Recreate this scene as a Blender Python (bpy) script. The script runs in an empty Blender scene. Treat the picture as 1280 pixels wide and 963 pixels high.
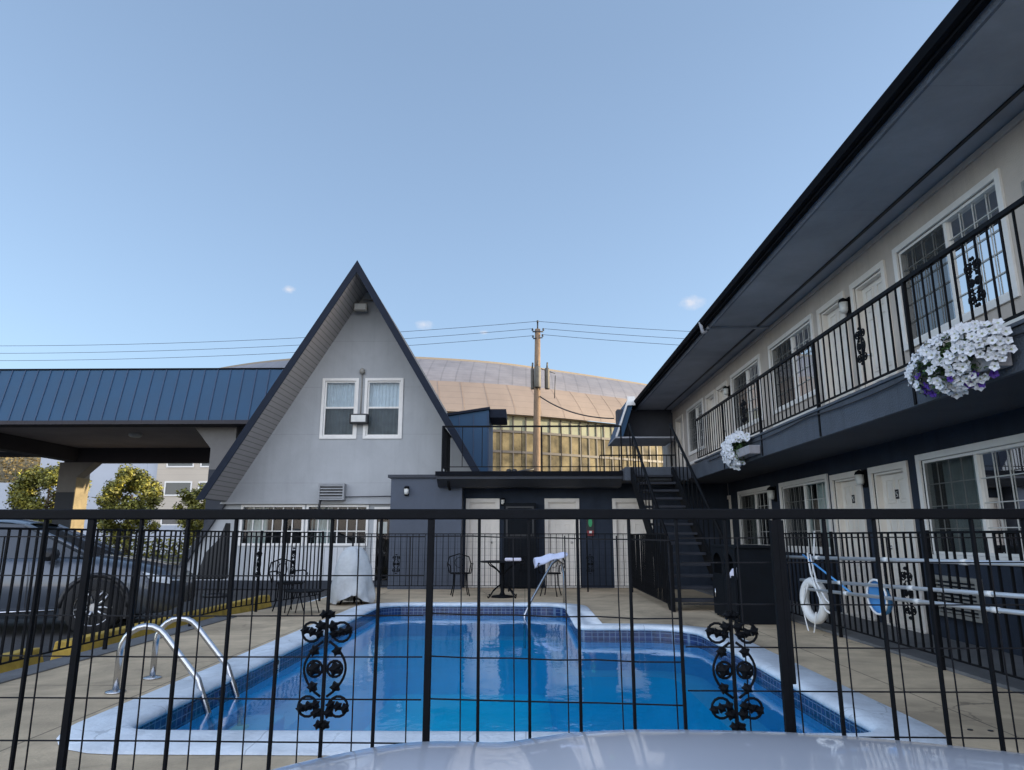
import bpy, bmesh, math, random
from mathutils import Vector, Matrix, noise
from mathutils.geometry import tessellate_polygon
PI = math.pi
random.seed(7)
scn = bpy.context.scene
col = scn.collection

# ------------------------------------------------------------------ materials
MATS = {}
def mat(name, c, rough=0.7, metal=0.0, var=0.12, scale=6.0, bump=0.0, bscale=60.0, spec=0.5, coat=0.0,
        c2=None, stain=0.0, sscale=0.7, detail=6, stretch=None, island=0.0):
    m = bpy.data.materials.new(name); m.use_nodes = True
    nt = m.node_tree; N = nt.nodes; L = nt.links
    b = N['Principled BSDF']
    b.inputs['Roughness'].default_value = rough
    b.inputs['Metallic'].default_value = metal
    b.inputs['Specular IOR Level'].default_value = spec
    b.inputs['Coat Weight'].default_value = coat
    b.inputs['Coat Roughness'].default_value = 0.05
    tc = N.new('ShaderNodeTexCoord')
    src = tc.outputs['Object']
    if stretch:
        mp = N.new('ShaderNodeMapping'); mp.inputs['Scale'].default_value = stretch
        L.new(src, mp.inputs['Vector']); src = mp.outputs['Vector']
    nz = N.new('ShaderNodeTexNoise'); nz.inputs['Scale'].default_value = scale
    nz.inputs['Detail'].default_value = detail; nz.inputs['Roughness'].default_value = 0.6
    L.new(src, nz.inputs['Vector'])
    cr = N.new('ShaderNodeValToRGB')
    cr.color_ramp.elements[0].position = 0.3; cr.color_ramp.elements[1].position = 0.72
    lo = [max(0, x*(1-var)) for x in c]; hi = [x*(1+var) for x in c] if c2 is None else list(c2)
    cr.color_ramp.elements[0].color = (*lo, 1); cr.color_ramp.elements[1].color = (*hi, 1)
    L.new(nz.outputs['Fac'], cr.inputs['Fac'])
    out = cr.outputs['Color']
    if stain > 0:
        n2 = N.new('ShaderNodeTexNoise'); n2.inputs['Scale'].default_value = sscale
        n2.inputs['Detail'].default_value = 9; n2.inputs['Roughness'].default_value = 0.7
        n2.inputs['Distortion'].default_value = 0.6
        L.new(tc.outputs['Object'], n2.inputs['Vector'])
        r2 = N.new('ShaderNodeMapRange'); r2.inputs['From Min'].default_value = 0.35; r2.inputs['From Max'].default_value = 0.65
        r2.inputs['To Min'].default_value = 1-stain; r2.inputs['To Max'].default_value = 1.0
        L.new(n2.outputs['Fac'], r2.inputs['Value'])
        mx = N.new('ShaderNodeMix'); mx.data_type = 'RGBA'; mx.blend_type = 'MULTIPLY'; mx.inputs[0].default_value = 1
        L.new(out, mx.inputs[6]); L.new(r2.outputs['Result'], mx.inputs[7]); out = mx.outputs[2]
    if island > 0:
        g = N.new('ShaderNodeNewGeometry')
        r3 = N.new('ShaderNodeMapRange'); r3.inputs['To Min'].default_value = 1-island; r3.inputs['To Max'].default_value = 1+island
        L.new(g.outputs['Random Per Island'], r3.inputs['Value'])
        mx = N.new('ShaderNodeMix'); mx.data_type = 'RGBA'; mx.blend_type = 'MULTIPLY'; mx.inputs[0].default_value = 1
        L.new(out, mx.inputs[6]); L.new(r3.outputs['Result'], mx.inputs[7]); out = mx.outputs[2]
    L.new(out, b.inputs['Base Color'])
    if bump > 0:
        nb = N.new('ShaderNodeTexNoise'); nb.inputs['Scale'].default_value = bscale; nb.inputs['Detail'].default_value = 4
        L.new(src, nb.inputs['Vector'])
        bp = N.new('ShaderNodeBump'); bp.inputs['Strength'].default_value = bump; bp.inputs['Distance'].default_value = 0.02
        L.new(nb.outputs['Fac'], bp.inputs['Height']); L.new(bp.outputs['Normal'], b.inputs['Normal'])
    rr = N.new('ShaderNodeMapRange'); rr.inputs['To Min'].default_value = max(0.02, rough-0.08); rr.inputs['To Max'].default_value = min(1, rough+0.08)
    L.new(nz.outputs['Fac'], rr.inputs['Value']); L.new(rr.outputs['Result'], b.inputs['Roughness'])
    MATS[name] = m
    return m
def streaks(m, amt=0.12):
    """rain streaks and dirt running down the wall"""
    nt = m.node_tree; N = nt.nodes; L = nt.links; b = N['Principled BSDF']
    tc = N.new('ShaderNodeTexCoord'); mp = N.new('ShaderNodeMapping'); mp.inputs['Scale'].default_value = (7, 7, 0.35); L.new(tc.outputs['Object'], mp.inputs[0])
    nz = N.new('ShaderNodeTexNoise'); nz.inputs['Scale'].default_value = 1.0; nz.inputs['Detail'].default_value = 8; nz.inputs['Roughness'].default_value = 0.65; L.new(mp.outputs[0], nz.inputs['Vector'])
    r = N.new('ShaderNodeMapRange'); r.inputs['From Min'].default_value = 0.5; r.inputs['From Max'].default_value = 0.72; r.inputs['To Min'].default_value = 1; r.inputs['To Max'].default_value = 1-amt; L.new(nz.outputs['Fac'], r.inputs['Value'])
    old = b.inputs['Base Color'].links[0].from_socket
    mx = N.new('ShaderNodeMix'); mx.data_type = 'RGBA'; mx.blend_type = 'MULTIPLY'; mx.inputs[0].default_value = 1
    L.new(old, mx.inputs[6]); L.new(r.outputs['Result'], mx.inputs[7]); L.new(mx.outputs[2], b.inputs['Base Color']); return m
def cracks(m, scale=0.8, width=0.012, dark=0.55):
    """wandering hairline cracks"""
    nt = m.node_tree; N = nt.nodes; L = nt.links; b = N['Principled BSDF']
    tc = N.new('ShaderNodeTexCoord'); nz = N.new('ShaderNodeTexNoise'); nz.inputs['Scale'].default_value = 2.2; nz.inputs['Detail'].default_value = 5; L.new(tc.outputs['Object'], nz.inputs['Vector'])
    ad = N.new('ShaderNodeMix'); ad.data_type = 'RGBA'; ad.blend_type = 'LINEAR_LIGHT'; ad.inputs[0].default_value = 0.25; L.new(tc.outputs['Object'], ad.inputs[6]); L.new(nz.outputs['Color'], ad.inputs[7])
    v = N.new('ShaderNodeTexVoronoi'); v.feature = 'DISTANCE_TO_EDGE'; v.inputs['Scale'].default_value = scale; L.new(ad.outputs[2], v.inputs['Vector'])
    n2 = N.new('ShaderNodeTexNoise'); n2.inputs['Scale'].default_value = 0.9; L.new(tc.outputs['Object'], n2.inputs['Vector'])
    r2 = N.new('ShaderNodeMapRange'); r2.inputs['From Min'].default_value = 0.5; r2.inputs['From Max'].default_value = 0.62; L.new(n2.outputs['Fac'], r2.inputs['Value'])
    l = N.new('ShaderNodeMath'); l.operation = 'LESS_THAN'; l.inputs[1].default_value = width; L.new(v.outputs['Distance'], l.inputs[0])
    mu = N.new('ShaderNodeMath'); mu.operation = 'MULTIPLY'; L.new(l.outputs[0], mu.inputs[0]); L.new(r2.outputs['Result'], mu.inputs[1])
    old = b.inputs['Base Color'].links[0].from_socket
    mx = N.new('ShaderNodeMix'); mx.data_type = 'RGBA'; mx.blend_type = 'MULTIPLY'; L.new(mu.outputs[0], mx.inputs[0]); L.new(old, mx.inputs[6]); mx.inputs[7].default_value = (dark,)*3+(1,)
    L.new(mx.outputs[2], b.inputs['Base Color']); return m
def bands(m, axis, period, depth_col=0.75, width=0.08, bumpd=0.01, offset=0.0):
    """real board joints / seams as thin lines at a fixed world spacing: darker line + bump"""
    nt = m.node_tree; N = nt.nodes; L = nt.links; b = N['Principled BSDF']
    tc = N.new('ShaderNodeTexCoord'); sx = N.new('ShaderNodeSeparateXYZ'); L.new(tc.outputs['Object'], sx.inputs[0])
    d = N.new('ShaderNodeMath'); d.operation = 'DIVIDE'; L.new(sx.outputs[axis], d.inputs[0]); d.inputs[1].default_value = period
    a = N.new('ShaderNodeMath'); a.operation = 'ADD'; L.new(d.outputs[0], a.inputs[0]); a.inputs[1].default_value = 100+offset
    f = N.new('ShaderNodeMath'); f.operation = 'FRACT'; L.new(a.outputs[0], f.inputs[0])
    s = N.new('ShaderNodeMath'); s.operation = 'LESS_THAN'; L.new(f.outputs[0], s.inputs[0]); s.inputs[1].default_value = width
    old = b.inputs['Base Color'].links[0].from_socket
    mx = N.new('ShaderNodeMix'); mx.data_type = 'RGBA'; mx.blend_type = 'MULTIPLY'
    L.new(s.outputs[0], mx.inputs[0]); L.new(old, mx.inputs[6]); mx.inputs[7].default_value = (depth_col,)*3+(1,)
    L.new(mx.outputs[2], b.inputs['Base Color'])
    return m

iron = mat('iron', (0.0045, 0.005, 0.0065), 0.6, 0, 0.3, 30, 0.04, 160, spec=0.12)
iron_old = mat('iron_old', (0.006, 0.0065, 0.008), 0.7, 0, 0.4, 25, 0.1, 90, spec=0.12)
wire = mat('wire', (0.006, 0.006, 0.008), 0.6, 0.0, spec=0.25)
stucco_up = mat('stucco_up', (0.53, 0.47, 0.41), 0.85, 0, 0.06, 3, 0.35, 90, stain=0.12, sscale=1.2)
stucco_dark = mat('stucco_dark', (0.032, 0.042, 0.062), 0.85, 0, 0.12, 4, 0.5, 70, spec=0.2, stain=0.2, sscale=0.9)
gable = mat('gable', (0.40, 0.415, 0.425), 0.8, 0, 0.05, 2, 0.12, 40, stain=0.13, sscale=0.8, stretch=(1, 1, 0.35))
bands(gable, 2, 1.22, 0.86, 0.012)
fascia_dark = mat('fascia_dark', (0.075, 0.088, 0.11), 0.7, 0, 0.12, 5, 0.6, 60, stain=0.25, sscale=1.5)
soffit_m = mat('soffit', (0.42, 0.43, 0.46), 0.9, 0, 0.08, 2, 0.15, 50, stain=0.22, sscale=0.6)
soffit_slab = mat('soffit_slab', (0.065, 0.07, 0.085), 0.85, 0, 0.1, 2, 0.3, 50, stain=0.25, sscale=0.6)
gutter_m = mat('gutter', (0.007, 0.008, 0.011), 0.8, 0.0, 0.2, 6, spec=0.08)
blue_metal = mat('blue_metal', (0.010, 0.062, 0.135), 0.6, 0.0, 0.08, 1.5, stain=0.1, sscale=1)
blue_seam = mat('blue_seam', (0.02, 0.05, 0.11), 0.5)
roof_dark = mat('roof_dark', (0.022, 0.027, 0.038), 0.6, 0, 0.2, 8, 0.3, 60)
rake = mat('rake', (0.016, 0.021, 0.033), 0.75, 0, 0.12, 5, spec=0.12)
soffit_board = mat('soffit_board', (0.31, 0.30, 0.295), 0.75, 0, 0.05, 5)
bands(soffit_board, 2, 0.105, 0.55, 0.16)
white_p = mat('white_paint', (0.78, 0.76, 0.72), 0.45, 0, 0.04, 8, stain=0.08, sscale=3)
bar_m = mat('glazing_bar', (0.50, 0.50, 0.48), 0.5)
door_w = mat('door_white', (0.76, 0.71, 0.64), 0.45, 0, 0.04, 6, stain=0.08, sscale=2)
siding = mat('siding_white', (0.55, 0.56, 0.57), 0.7, 0, 0.06, 5)
bands(siding, 0, 0.16, 0.5, 0.1)
curtain = mat('curtain', (0.60, 0.66, 0.63), 0.9, 0, 0.1, 8)
curtain_b = mat('curtain_blue', (0.55, 0.62, 0.68), 0.9, 0, 0.1, 8)
room = mat('room', (0.03, 0.03, 0.032), 0.9, 0, 0.3, 2)
deck_m = mat('pool_deck', (0.66, 0.51, 0.33), 0.85, 0, 0.12, 3.5, 0.25, 45, stain=0.5, sscale=0.75)
coping_m = mat('coping', (0.74, 0.80, 0.85), 0.7, 0, 0.07, 5, 0.35, 40, stain=0.3, sscale=1.8)
asphalt = mat('asphalt', (0.05, 0.05, 0.052), 0.9, 0, 0.25, 10, 0.4, 80, stain=0.3, sscale=0.5)
walk_m = mat('walk', (0.16, 0.16, 0.16), 0.9, 0, 0.12, 5, 0.3, 60, stain=0.3)
kerb_m = mat('kerb', (0.10, 0.10, 0.105), 0.9, 0, 0.15, 5, 0.3, 60)
yellow = mat('yellow_paint', (0.55, 0.36, 0.05), 0.7, 0, 0.12, 8, 0.2, 50, stain=0.45, sscale=4)
grass_m = mat('grass', (0.06, 0.09, 0.02), 0.95, 0, 0.4, 12, 0.5, 40, c2=(0.16, 0.15, 0.05))
pool_wall = mat('pool_wall', (0.05, 0.70, 0.95), 0.7, 0, 0.06, 2)
pool_ledge = mat('pool_ledge', (0.25, 0.55, 0.82), 0.7, 0, 0.06, 2)
stainless = mat('stainless', (0.55, 0.56, 0.58), 0.22, 1.0, 0.05, 6)
alu = mat('aluminium', (0.62, 0.64, 0.66), 0.4, 0.6, 0.05, 6)
white_plastic = mat('white_plastic', (0.75, 0.75, 0.73), 0.5, 0, 0.08, 10, 0.1, 30)
blue_net = mat('blue_net', (0.08, 0.30, 0.62), 0.8)
fabric = mat('cover_fabric', (0.56, 0.58, 0.58), 0.9, 0, 0.08, 5, 0.4, 25, stain=0.25, sscale=3)
towel_m = mat('towel', (0.62, 0.68, 0.88), 0.95, 0, 0.05, 20, 0.5, 200)
cream_white = mat('folded_towel', (0.72, 0.70, 0.80), 0.95, 0, 0.05, 20, 0.5, 200)
black_pl = mat('black_plastic', (0.012, 0.013, 0.016), 0.5, 0, 0.2, 5)
cab_m = mat('bin_dark', (0.006, 0.008, 0.011), 0.7, 0, 0.2, 5, 0.1, 40, spec=0.12)
leaf_m = mat('leaf', (0.04, 0.07, 0.018), 0.6, 0, 0.35, 1.5, island=0.5, c2=(0.32, 0.29, 0.04))
leaf_far = mat('leaf_far', (0.14, 0.11, 0.05), 0.9, 0, 0.35, 0.6, island=0.4)
leaf_pet = mat('petunia_leaf', (0.05, 0.10, 0.025), 0.6, 0, 0.3, 20, island=0.5)
petal_w = mat('petal_white', (0.62, 0.63, 0.66), 0.7, 0, 0.06, 50, island=0.12)
petal_c = mat('petal_center', (0.45, 0.48, 0.35), 0.7)
petal_p = mat('petal_purple', (0.07, 0.02, 0.25), 0.6, 0, 0.3, 50, island=0.4)
petal_k = mat('petal_pink', (0.55, 0.14, 0.16), 0.6)
bark = mat('bark', (0.08, 0.06, 0.04), 0.9, 0, 0.3, 10, 0.6, 30)
pole_wood = mat('pole_wood', (0.22, 0.15, 0.095), 0.85, 0, 0.3, 5, 0.4, 30, stretch=(6, 6, 0.5), stain=0.3, sscale=2)
grey_paint = mat('grey_metal', (0.30, 0.29, 0.26), 0.5, 0.2, 0.1, 6)
transf_m = mat('transformer_grey', (0.10, 0.092, 0.075), 0.6, 0.1, 0.25, 6)
planter_m = mat('planter', (0.30, 0.29, 0.30), 0.8, 0, 0.15, 12, 0.3, 50)
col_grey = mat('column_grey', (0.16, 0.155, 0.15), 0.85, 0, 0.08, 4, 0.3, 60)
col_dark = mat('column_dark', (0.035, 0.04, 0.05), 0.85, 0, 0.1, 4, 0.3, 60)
col_sunlit = mat('column_sunlit', (0.24, 0.20, 0.125), 0.85, 0, 0.10, 4, 0.4, 60, stain=0.3, sscale=2)
beam_m = mat('beam', (0.045, 0.042, 0.048), 0.85, 0, 0.1, 2, stain=0.2)
ceil_m = mat('carport_ceiling', (0.34, 0.30, 0.29), 0.85, 0, 0.08, 2, stain=0.2)
office_grey = mat('office_grey', (0.42, 0.45, 0.50), 0.8, 0, 0.05, 0.5)
bands(office_grey, 0, 2.5, 0.8, 0.02)
office_tan = mat('office_tan', (0.50, 0.44, 0.36), 0.8, 0, 0.05, 0.5)
bands(office_tan, 2, 0.45, 0.88, 0.08)
plain_wall = mat('shade_block_stucco', (0.40, 0.37, 0.33), 0.85, 0, 0.08, 1, 0.3, 40)
glass_far = mat('far_glass', (0.05, 0.06, 0.07), 0.08, 0.0, 0.1, 1)
arena_peach = mat('arena_peach', (0.245, 0.195, 0.158), 0.6, 0.0, 0.08, 0.3, detail=4, stain=0.1, sscale=0.2)
bands(arena_peach, 2, 0.84, 0.8, 0.07)
arena_shingle = mat('arena_shingle', (0.235, 0.225, 0.235), 0.5, 0.0, 0.16, 0.5, stain=0.18, sscale=0.15)
bands(arena_shingle, 0, 1.7, 0.8, 0.10)
bands(arena_shingle, 2, 0.5, 0.85, 0.12)
arena_rim = mat('arena_rim', (0.27, 0.22, 0.16), 0.8, 0.0, spec=0.1)
arena_fin = mat('arena_fin', (0.42, 0.37, 0.26), 0.6)
mull = mat('mullion', (0.05, 0.045, 0.04), 0.5)
arena_joint = mat('arena_joint', (0.2, 0.13, 0.09), 0.7)
car_paint = mat('car_paint_grey', (0.07, 0.085, 0.11), 0.3, 0.3, 0.03, 2, coat=0.8)
white_car = mat('car_paint_white', (0.86, 0.87, 0.93), 0.35, 0.0, 0.02, 3, coat=0.8)
rubber = mat('rubber', (0.012, 0.012, 0.013), 0.85, 0, 0.2, 20)
rim_m = mat('rim', (0.55, 0.56, 0.58), 0.3, 0.9)
headl = mat('headlight', (0.7, 0.75, 0.8), 0.08, 0.1)
chrome = mat('chrome', (0.7, 0.7, 0.72), 0.1, 1.0)
carglass = mat('car_glass', (0.03, 0.04, 0.05), 0.04, 0, 0.05, 1, spec=0.8)
lamp_white = mat('lamp_lens', (0.6, 0.6, 0.56), 0.4)
green_m = mat('green_sign', (0.03, 0.32, 0.12), 0.5)
red_m = mat('red_sign', (0.22, 0.015, 0.02), 0.5)
hill_m = mat('hill', (0.12, 0.10, 0.06), 0.95, 0, 0.4, 0.3, 0.8, 0.5)

# arena lower facade: glazed, warm and uneven
def arena_glass_mat():
    m = mat('arena_glass', (0.04, 0.035, 0.02), 0.6, 0.0, 0.6, 0.45, c2=(0.24, 0.195, 0.105), detail=5, spec=0.15)
    nt = m.node_tree; N = nt.nodes; L = nt.links; b = N['Principled BSDF']
    b.inputs['Metallic'].default_value = 0.0
    return m
arena_glass = arena_glass_mat()
arena_green = mat('arena_green_glass', (0.24, 0.25, 0.18), 0.6, 0, 0.2, 0.5, spec=0.15)

def window_glass():
    m = bpy.data.materials.new('window_glass'); m.use_nodes = True
    nt = m.node_tree; N = nt.nodes; L = nt.links; N.remove(N['Principled BSDF'])
    t = N.new('ShaderNodeBsdfTransparent'); t.inputs[0].default_value = (0.82, 0.87, 0.88, 1)
    g = N.new('ShaderNodeBsdfGlossy'); g.inputs['Roughness'].default_value = 0.015
    nz = N.new('ShaderNodeTexNoise'); nz.inputs['Scale'].default_value = 1.3
    tc = N.new('ShaderNodeTexCoord'); L.new(tc.outputs['Object'], nz.inputs['Vector'])
    bp = N.new('ShaderNodeBump'); bp.inputs['Strength'].default_value = 0.06; bp.inputs['Distance'].default_value = 0.02
    L.new(nz.outputs['Fac'], bp.inputs['Height']); L.new(bp.outputs['Normal'], g.inputs['Normal'])
    f = N.new('ShaderNodeFresnel'); f.inputs['IOR'].default_value = 1.5
    mx = N.new('ShaderNodeMixShader'); L.new(f.outputs[0], mx.inputs[0]); L.new(t.outputs[0], mx.inputs[1]); L.new(g.outputs[0], mx.inputs[2])
    L.new(mx.outputs[0], N['Material Output'].inputs[0]); return m
glass = window_glass()
screen_m = bpy.data.materials.new('insect_screen'); screen_m.use_nodes = True
_n = screen_m.node_tree; _b = _n.nodes['Principled BSDF']; _b.inputs['Base Color'].default_value = (0.02, 0.022, 0.02, 1); _b.inputs['Roughness'].default_value = 0.9; _b.inputs['Alpha'].default_value = 0.5
_z = _n.nodes.new('ShaderNodeTexNoise'); _z.inputs['Scale'].default_value = 3; _r = _n.nodes.new('ShaderNodeMapRange'); _r.inputs['To Min'].default_value = 0.46; _r.inputs['To Max'].default_value = 0.62; _n.links.new(_z.outputs['Fac'], _r.inputs['Value']); _n.links.new(_r.outputs['Result'], _b.inputs['Alpha'])

def water_mat():
    m = bpy.data.materials.new('water'); m.use_nodes = True
    nt = m.node_tree; N = nt.nodes; L = nt.links; N.remove(N['Principled BSDF'])
    t = N.new('ShaderNodeBsdfTransparent'); t.inputs[0].default_value = (0.48, 0.96, 1.0, 1)
    g = N.new('ShaderNodeBsdfGlossy'); g.inputs['Roughness'].default_value = 0.045
    g.inputs['Color'].default_value = (1, 1, 1, 1)
    tc = N.new('ShaderNodeTexCoord')
    mp = N.new('ShaderNodeMapping'); mp.inputs['Scale'].default_value = (1, 0.6, 1)
    L.new(tc.outputs['Object'], mp.inputs[0])
    nz = N.new('ShaderNodeTexNoise'); nz.inputs['Scale'].default_value = 2.6; nz.inputs['Detail'].default_value = 4
    L.new(mp.outputs[0], nz.inputs['Vector'])
    bp = N.new('ShaderNodeBump'); bp.inputs['Strength'].default_value = 0.13; bp.inputs['Distance'].default_value = 0.05
    L.new(nz.outputs['Fac'], bp.inputs['Height'])
    L.new(bp.outputs['Normal'], g.inputs['Normal'])
    f = N.new('ShaderNodeFresnel'); f.inputs['IOR'].default_value = 1.33
    L.new(bp.outputs['Normal'], f.inputs['Normal'])
    mx = N.new('ShaderNodeMixShader'); L.new(f.outputs[0], mx.inputs[0]); L.new(t.outputs[0], mx.inputs[1]); L.new(g.outputs[0], mx.inputs[2])
    L.new(mx.outputs[0], N['Material Output'].inputs[0]); return m
water = water_mat()
pool_floor = mat('pool_floor', (0.03, 0.74, 0.97), 0.7, 0, 0.08, 1.0)

# waterline tiles: small dark blue squares with light joints
def tile_mat():
    m = mat('waterline_tile', (0.015, 0.035, 0.11), 0.2, 0, 0.5, 12)
    nt = m.node_tree; N = nt.nodes; L = nt.links; b = N['Principled BSDF']
    tc = N.new('ShaderNodeTexCoord'); sx = N.new('ShaderNodeSeparateXYZ'); L.new(tc.outputs['Object'], sx.inputs[0])
    ad = N.new('ShaderNodeMath'); ad.operation = 'ADD'; L.new(sx.outputs[0], ad.inputs[0]); L.new(sx.outputs[1], ad.inputs[1])
    outs = []
    for s, per, w in ((ad.outputs[0], 0.075, 0.12), (sx.outputs[2], 0.052, 0.14)):
        d = N.new('ShaderNodeMath'); d.operation = 'DIVIDE'; L.new(s, d.inputs[0]); d.inputs[1].default_value = per
        a = N.new('ShaderNodeMath'); a.operation = 'ADD'; L.new(d.outputs[0], a.inputs[0]); a.inputs[1].default_value = 200
        f = N.new('ShaderNodeMath'); f.operation = 'FRACT'; L.new(a.outputs[0], f.inputs[0])
        l = N.new('ShaderNodeMath'); l.operation = 'LESS_THAN'; L.new(f.outputs[0], l.inputs[0]); l.inputs[1].default_value = w
        outs.append(l.outputs[0])
    mxm = N.new('ShaderNodeMath'); mxm.operation = 'MAXIMUM'; L.new(outs[0], mxm.inputs[0]); L.new(outs[1], mxm.inputs[1])
    old = b.inputs['Base Color'].links[0].from_socket
    mx = N.new('ShaderNodeMix'); mx.data_type = 'RGBA'; L.new(mxm.outputs[0], mx.inputs[0]); L.new(old, mx.inputs[6]); mx.inputs[7].default_value = (0.11, 0.17, 0.26, 1)
    L.new(mx.outputs[2], b.inputs['Base Color']); return m
tile = tile_mat()

# ------------------------------------------------------------------ mesh builder
def lerp(a, b, t): return a+(b-a)*t
class MB:
    def __init__(s, frame=None): s.v = []; s.f = []; s.fr = frame; s.smooth = set(); s.mi = {}
    def P(s, p):
        s.v.append(Vector(s.fr(*p)) if s.fr else Vector(p)); return len(s.v)-1
    def face(s, pts, smooth=False, mi=0):
        ids = [s.P(p) for p in pts]; s.f.append(ids)
        if smooth: s.smooth.add(len(s.f)-1)
        if mi: s.mi[len(s.f)-1] = mi
    def box(s, x0, x1, y0, y1, z0, z1, mi=0):
        i = [s.P((x, y, z)) for x in (x0, x1) for y in (y0, y1) for z in (z0, z1)]
        for q in ((0, 1, 3, 2), (4, 6, 7, 5), (0, 4, 5, 1), (2, 3, 7, 6), (0, 2, 6, 4), (1, 5, 7, 3)):
            s.f.append([i[k] for k in q])
            if mi: s.mi[len(s.f)-1] = mi
        return s
    def prism(s, pts, d):
        """extrude polygon (list of 3D points) by vector d"""
        d = Vector(d); n = len(pts)
        a = [s.P(p) for p in pts]; b = [s.P(tuple(Vector(p)+d)) for p in pts]
        s.f.append(a[::-1]); s.f.append(b)
        for k in range(n): s.f.append([a[k], a[(k+1) % n], b[(k+1) % n], b[k]])
        return s
    def tube(s, path, r, n=8, caps=True, closed=False, flat=None):
        path = [Vector(p) for p in path]; m = len(path)
        rr = r if isinstance(r, (list, tuple)) else [r]*m
        rings = []; up = None
        for k in range(m):
            if closed: t = path[(k+1) % m]-path[(k-1) % m]
            else: t = path[min(k+1, m-1)]-path[max(k-1, 0)]
            if t.length < 1e-9: t = Vector((0, 0, 1))
            t.normalize()
            if up is None: up = Vector((0, 0, 1)) if abs(t.z) < 0.9 else Vector((1, 0, 0))
            a = t.cross(up)
            if a.length < 1e-4: a = t.cross(Vector((0, 1, 0)))
            a.normalize(); b = t.cross(a).normalized(); up = -b if b.dot(up) < 0 else b
            a = t.cross(up).normalized(); b = up
            ring = []
            for j in range(n):
                th = 2*PI*(j+0.5)/n
                ring.append(s.P(tuple(path[k]+a*math.cos(th)*rr[k]+b*math.sin(th)*rr[k])))
            rings.append(ring)
        last = m if closed else m-1
        for k in range(last):
            A, B = rings[k], rings[(k+1) % m]
            for j in range(n):
                s.f.append([A[j], A[(j+1) % n], B[(j+1) % n], B[j]])
                if n > 4: s.smooth.add(len(s.f)-1)
        if caps and not closed: s.f.append(rings[0][::-1]); s.f.append(rings[-1])
        return s
    def lathe(s, c, prof, n=16, axis='z', caps=True):
        c = Vector(c); rings = []
        for (r, h) in prof:
            ring = []
            for j in range(n):
                th = 2*PI*j/n; a, b = r*math.cos(th), r*math.sin(th)
                o = {'z': (a, b, h), 'x': (h, a, b), 'y': (a, h, b)}[axis]
                ring.append(s.P(tuple(c+Vector(o))))
            rings.append(ring)
        for A, B in zip(rings, rings[1:]):
            for j in range(n):
                s.f.append([A[j], A[(j+1) % n], B[(j+1) % n], B[j]]); s.smooth.add(len(s.f)-1)
        if caps: s.f.append(rings[0][::-1]); s.f.append(rings[-1])
        return s
    def grid(s, rows, smooth=True, mi=0):
        ids = [[s.P(p) for p in r] for r in rows]
        for A, B in zip(ids, ids[1:]):
            for j in range(len(A)-1):
                s.f.append([A[j], A[j+1], B[j+1], B[j]])
                if smooth: s.smooth.add(len(s.f)-1)
                if mi: s.mi[len(s.f)-1] = mi
        return s
    def disc(s, c, nrm, r, n=10, th=0.004):
        c = Vector(c); q = Vector((0, 0, 1)).rotation_difference(Vector(nrm).normalized())
        pts = [tuple(c+q@Vector((r*math.cos(2*PI*j/n), r*math.sin(2*PI*j/n), 0))) for j in range(n)]
        return s.prism(pts, q@Vector((0, 0, th)))
    def build(s, name, m, parent=None, local=False, bevel=0.0, loc=None, recalc=True):
        me = bpy.data.meshes.new(name)
        off = Vector((0, 0, 0))
        if not local:
            if parent is not None: off = world_loc(parent)
            elif loc is not None: off = Vector(loc)
        me.from_pydata([tuple(v-off) for v in s.v], [], s.f)
        ms = m if isinstance(m, (list, tuple)) else [m]
        for q in ms: me.materials.append(q)
        for k, p in enumerate(me.polygons):
            p.use_smooth = k in s.smooth
            p.material_index = s.mi.get(k, 0)
        if recalc:
            bm = bmesh.new(); bm.from_mesh(me); bmesh.ops.recalc_face_normals(bm, faces=bm.faces); bm.to_mesh(me); bm.free()
        o = bpy.data.objects.new(name, me); col.objects.link(o)
        if parent is not None: o.parent = parent
        elif not local and loc is not None: o.location = loc
        if bevel > 0:
            b = o.modifiers.new('bevel', 'BEVEL'); b.width = bevel; b.segments = 2; b.limit_method = 'ANGLE'
        return o
def world_loc(o):
    v = Vector((0, 0, 0))
    while o is not None: v += o.location; o = o.parent
    return v
def tag(o, label=None, cat=None, group=None, kind=None):
    if label: o['label'] = label
    if cat: o['category'] = cat
    if group: o['group'] = group
    if kind: o['kind'] = kind
    return o
def thing(name, label, cat, loc=(0, 0, 0), group=None, rz=0):
    o = bpy.data.objects.new(name, None); o.empty_display_size = 0.2; col.objects.link(o)
    o.location = loc; o.rotation_euler = (0, 0, rz)
    return tag(o, label, cat, group)
def struct(name, mb, m, **k): return tag(mb.build(name, m, **k), kind='structure')
def copy_tree(o, parent=None):
    c = o.copy(); col.objects.link(c)
    if parent is not None: c.parent = parent
    for ch in list(o.children): copy_tree(ch, c)
    return c

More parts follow.
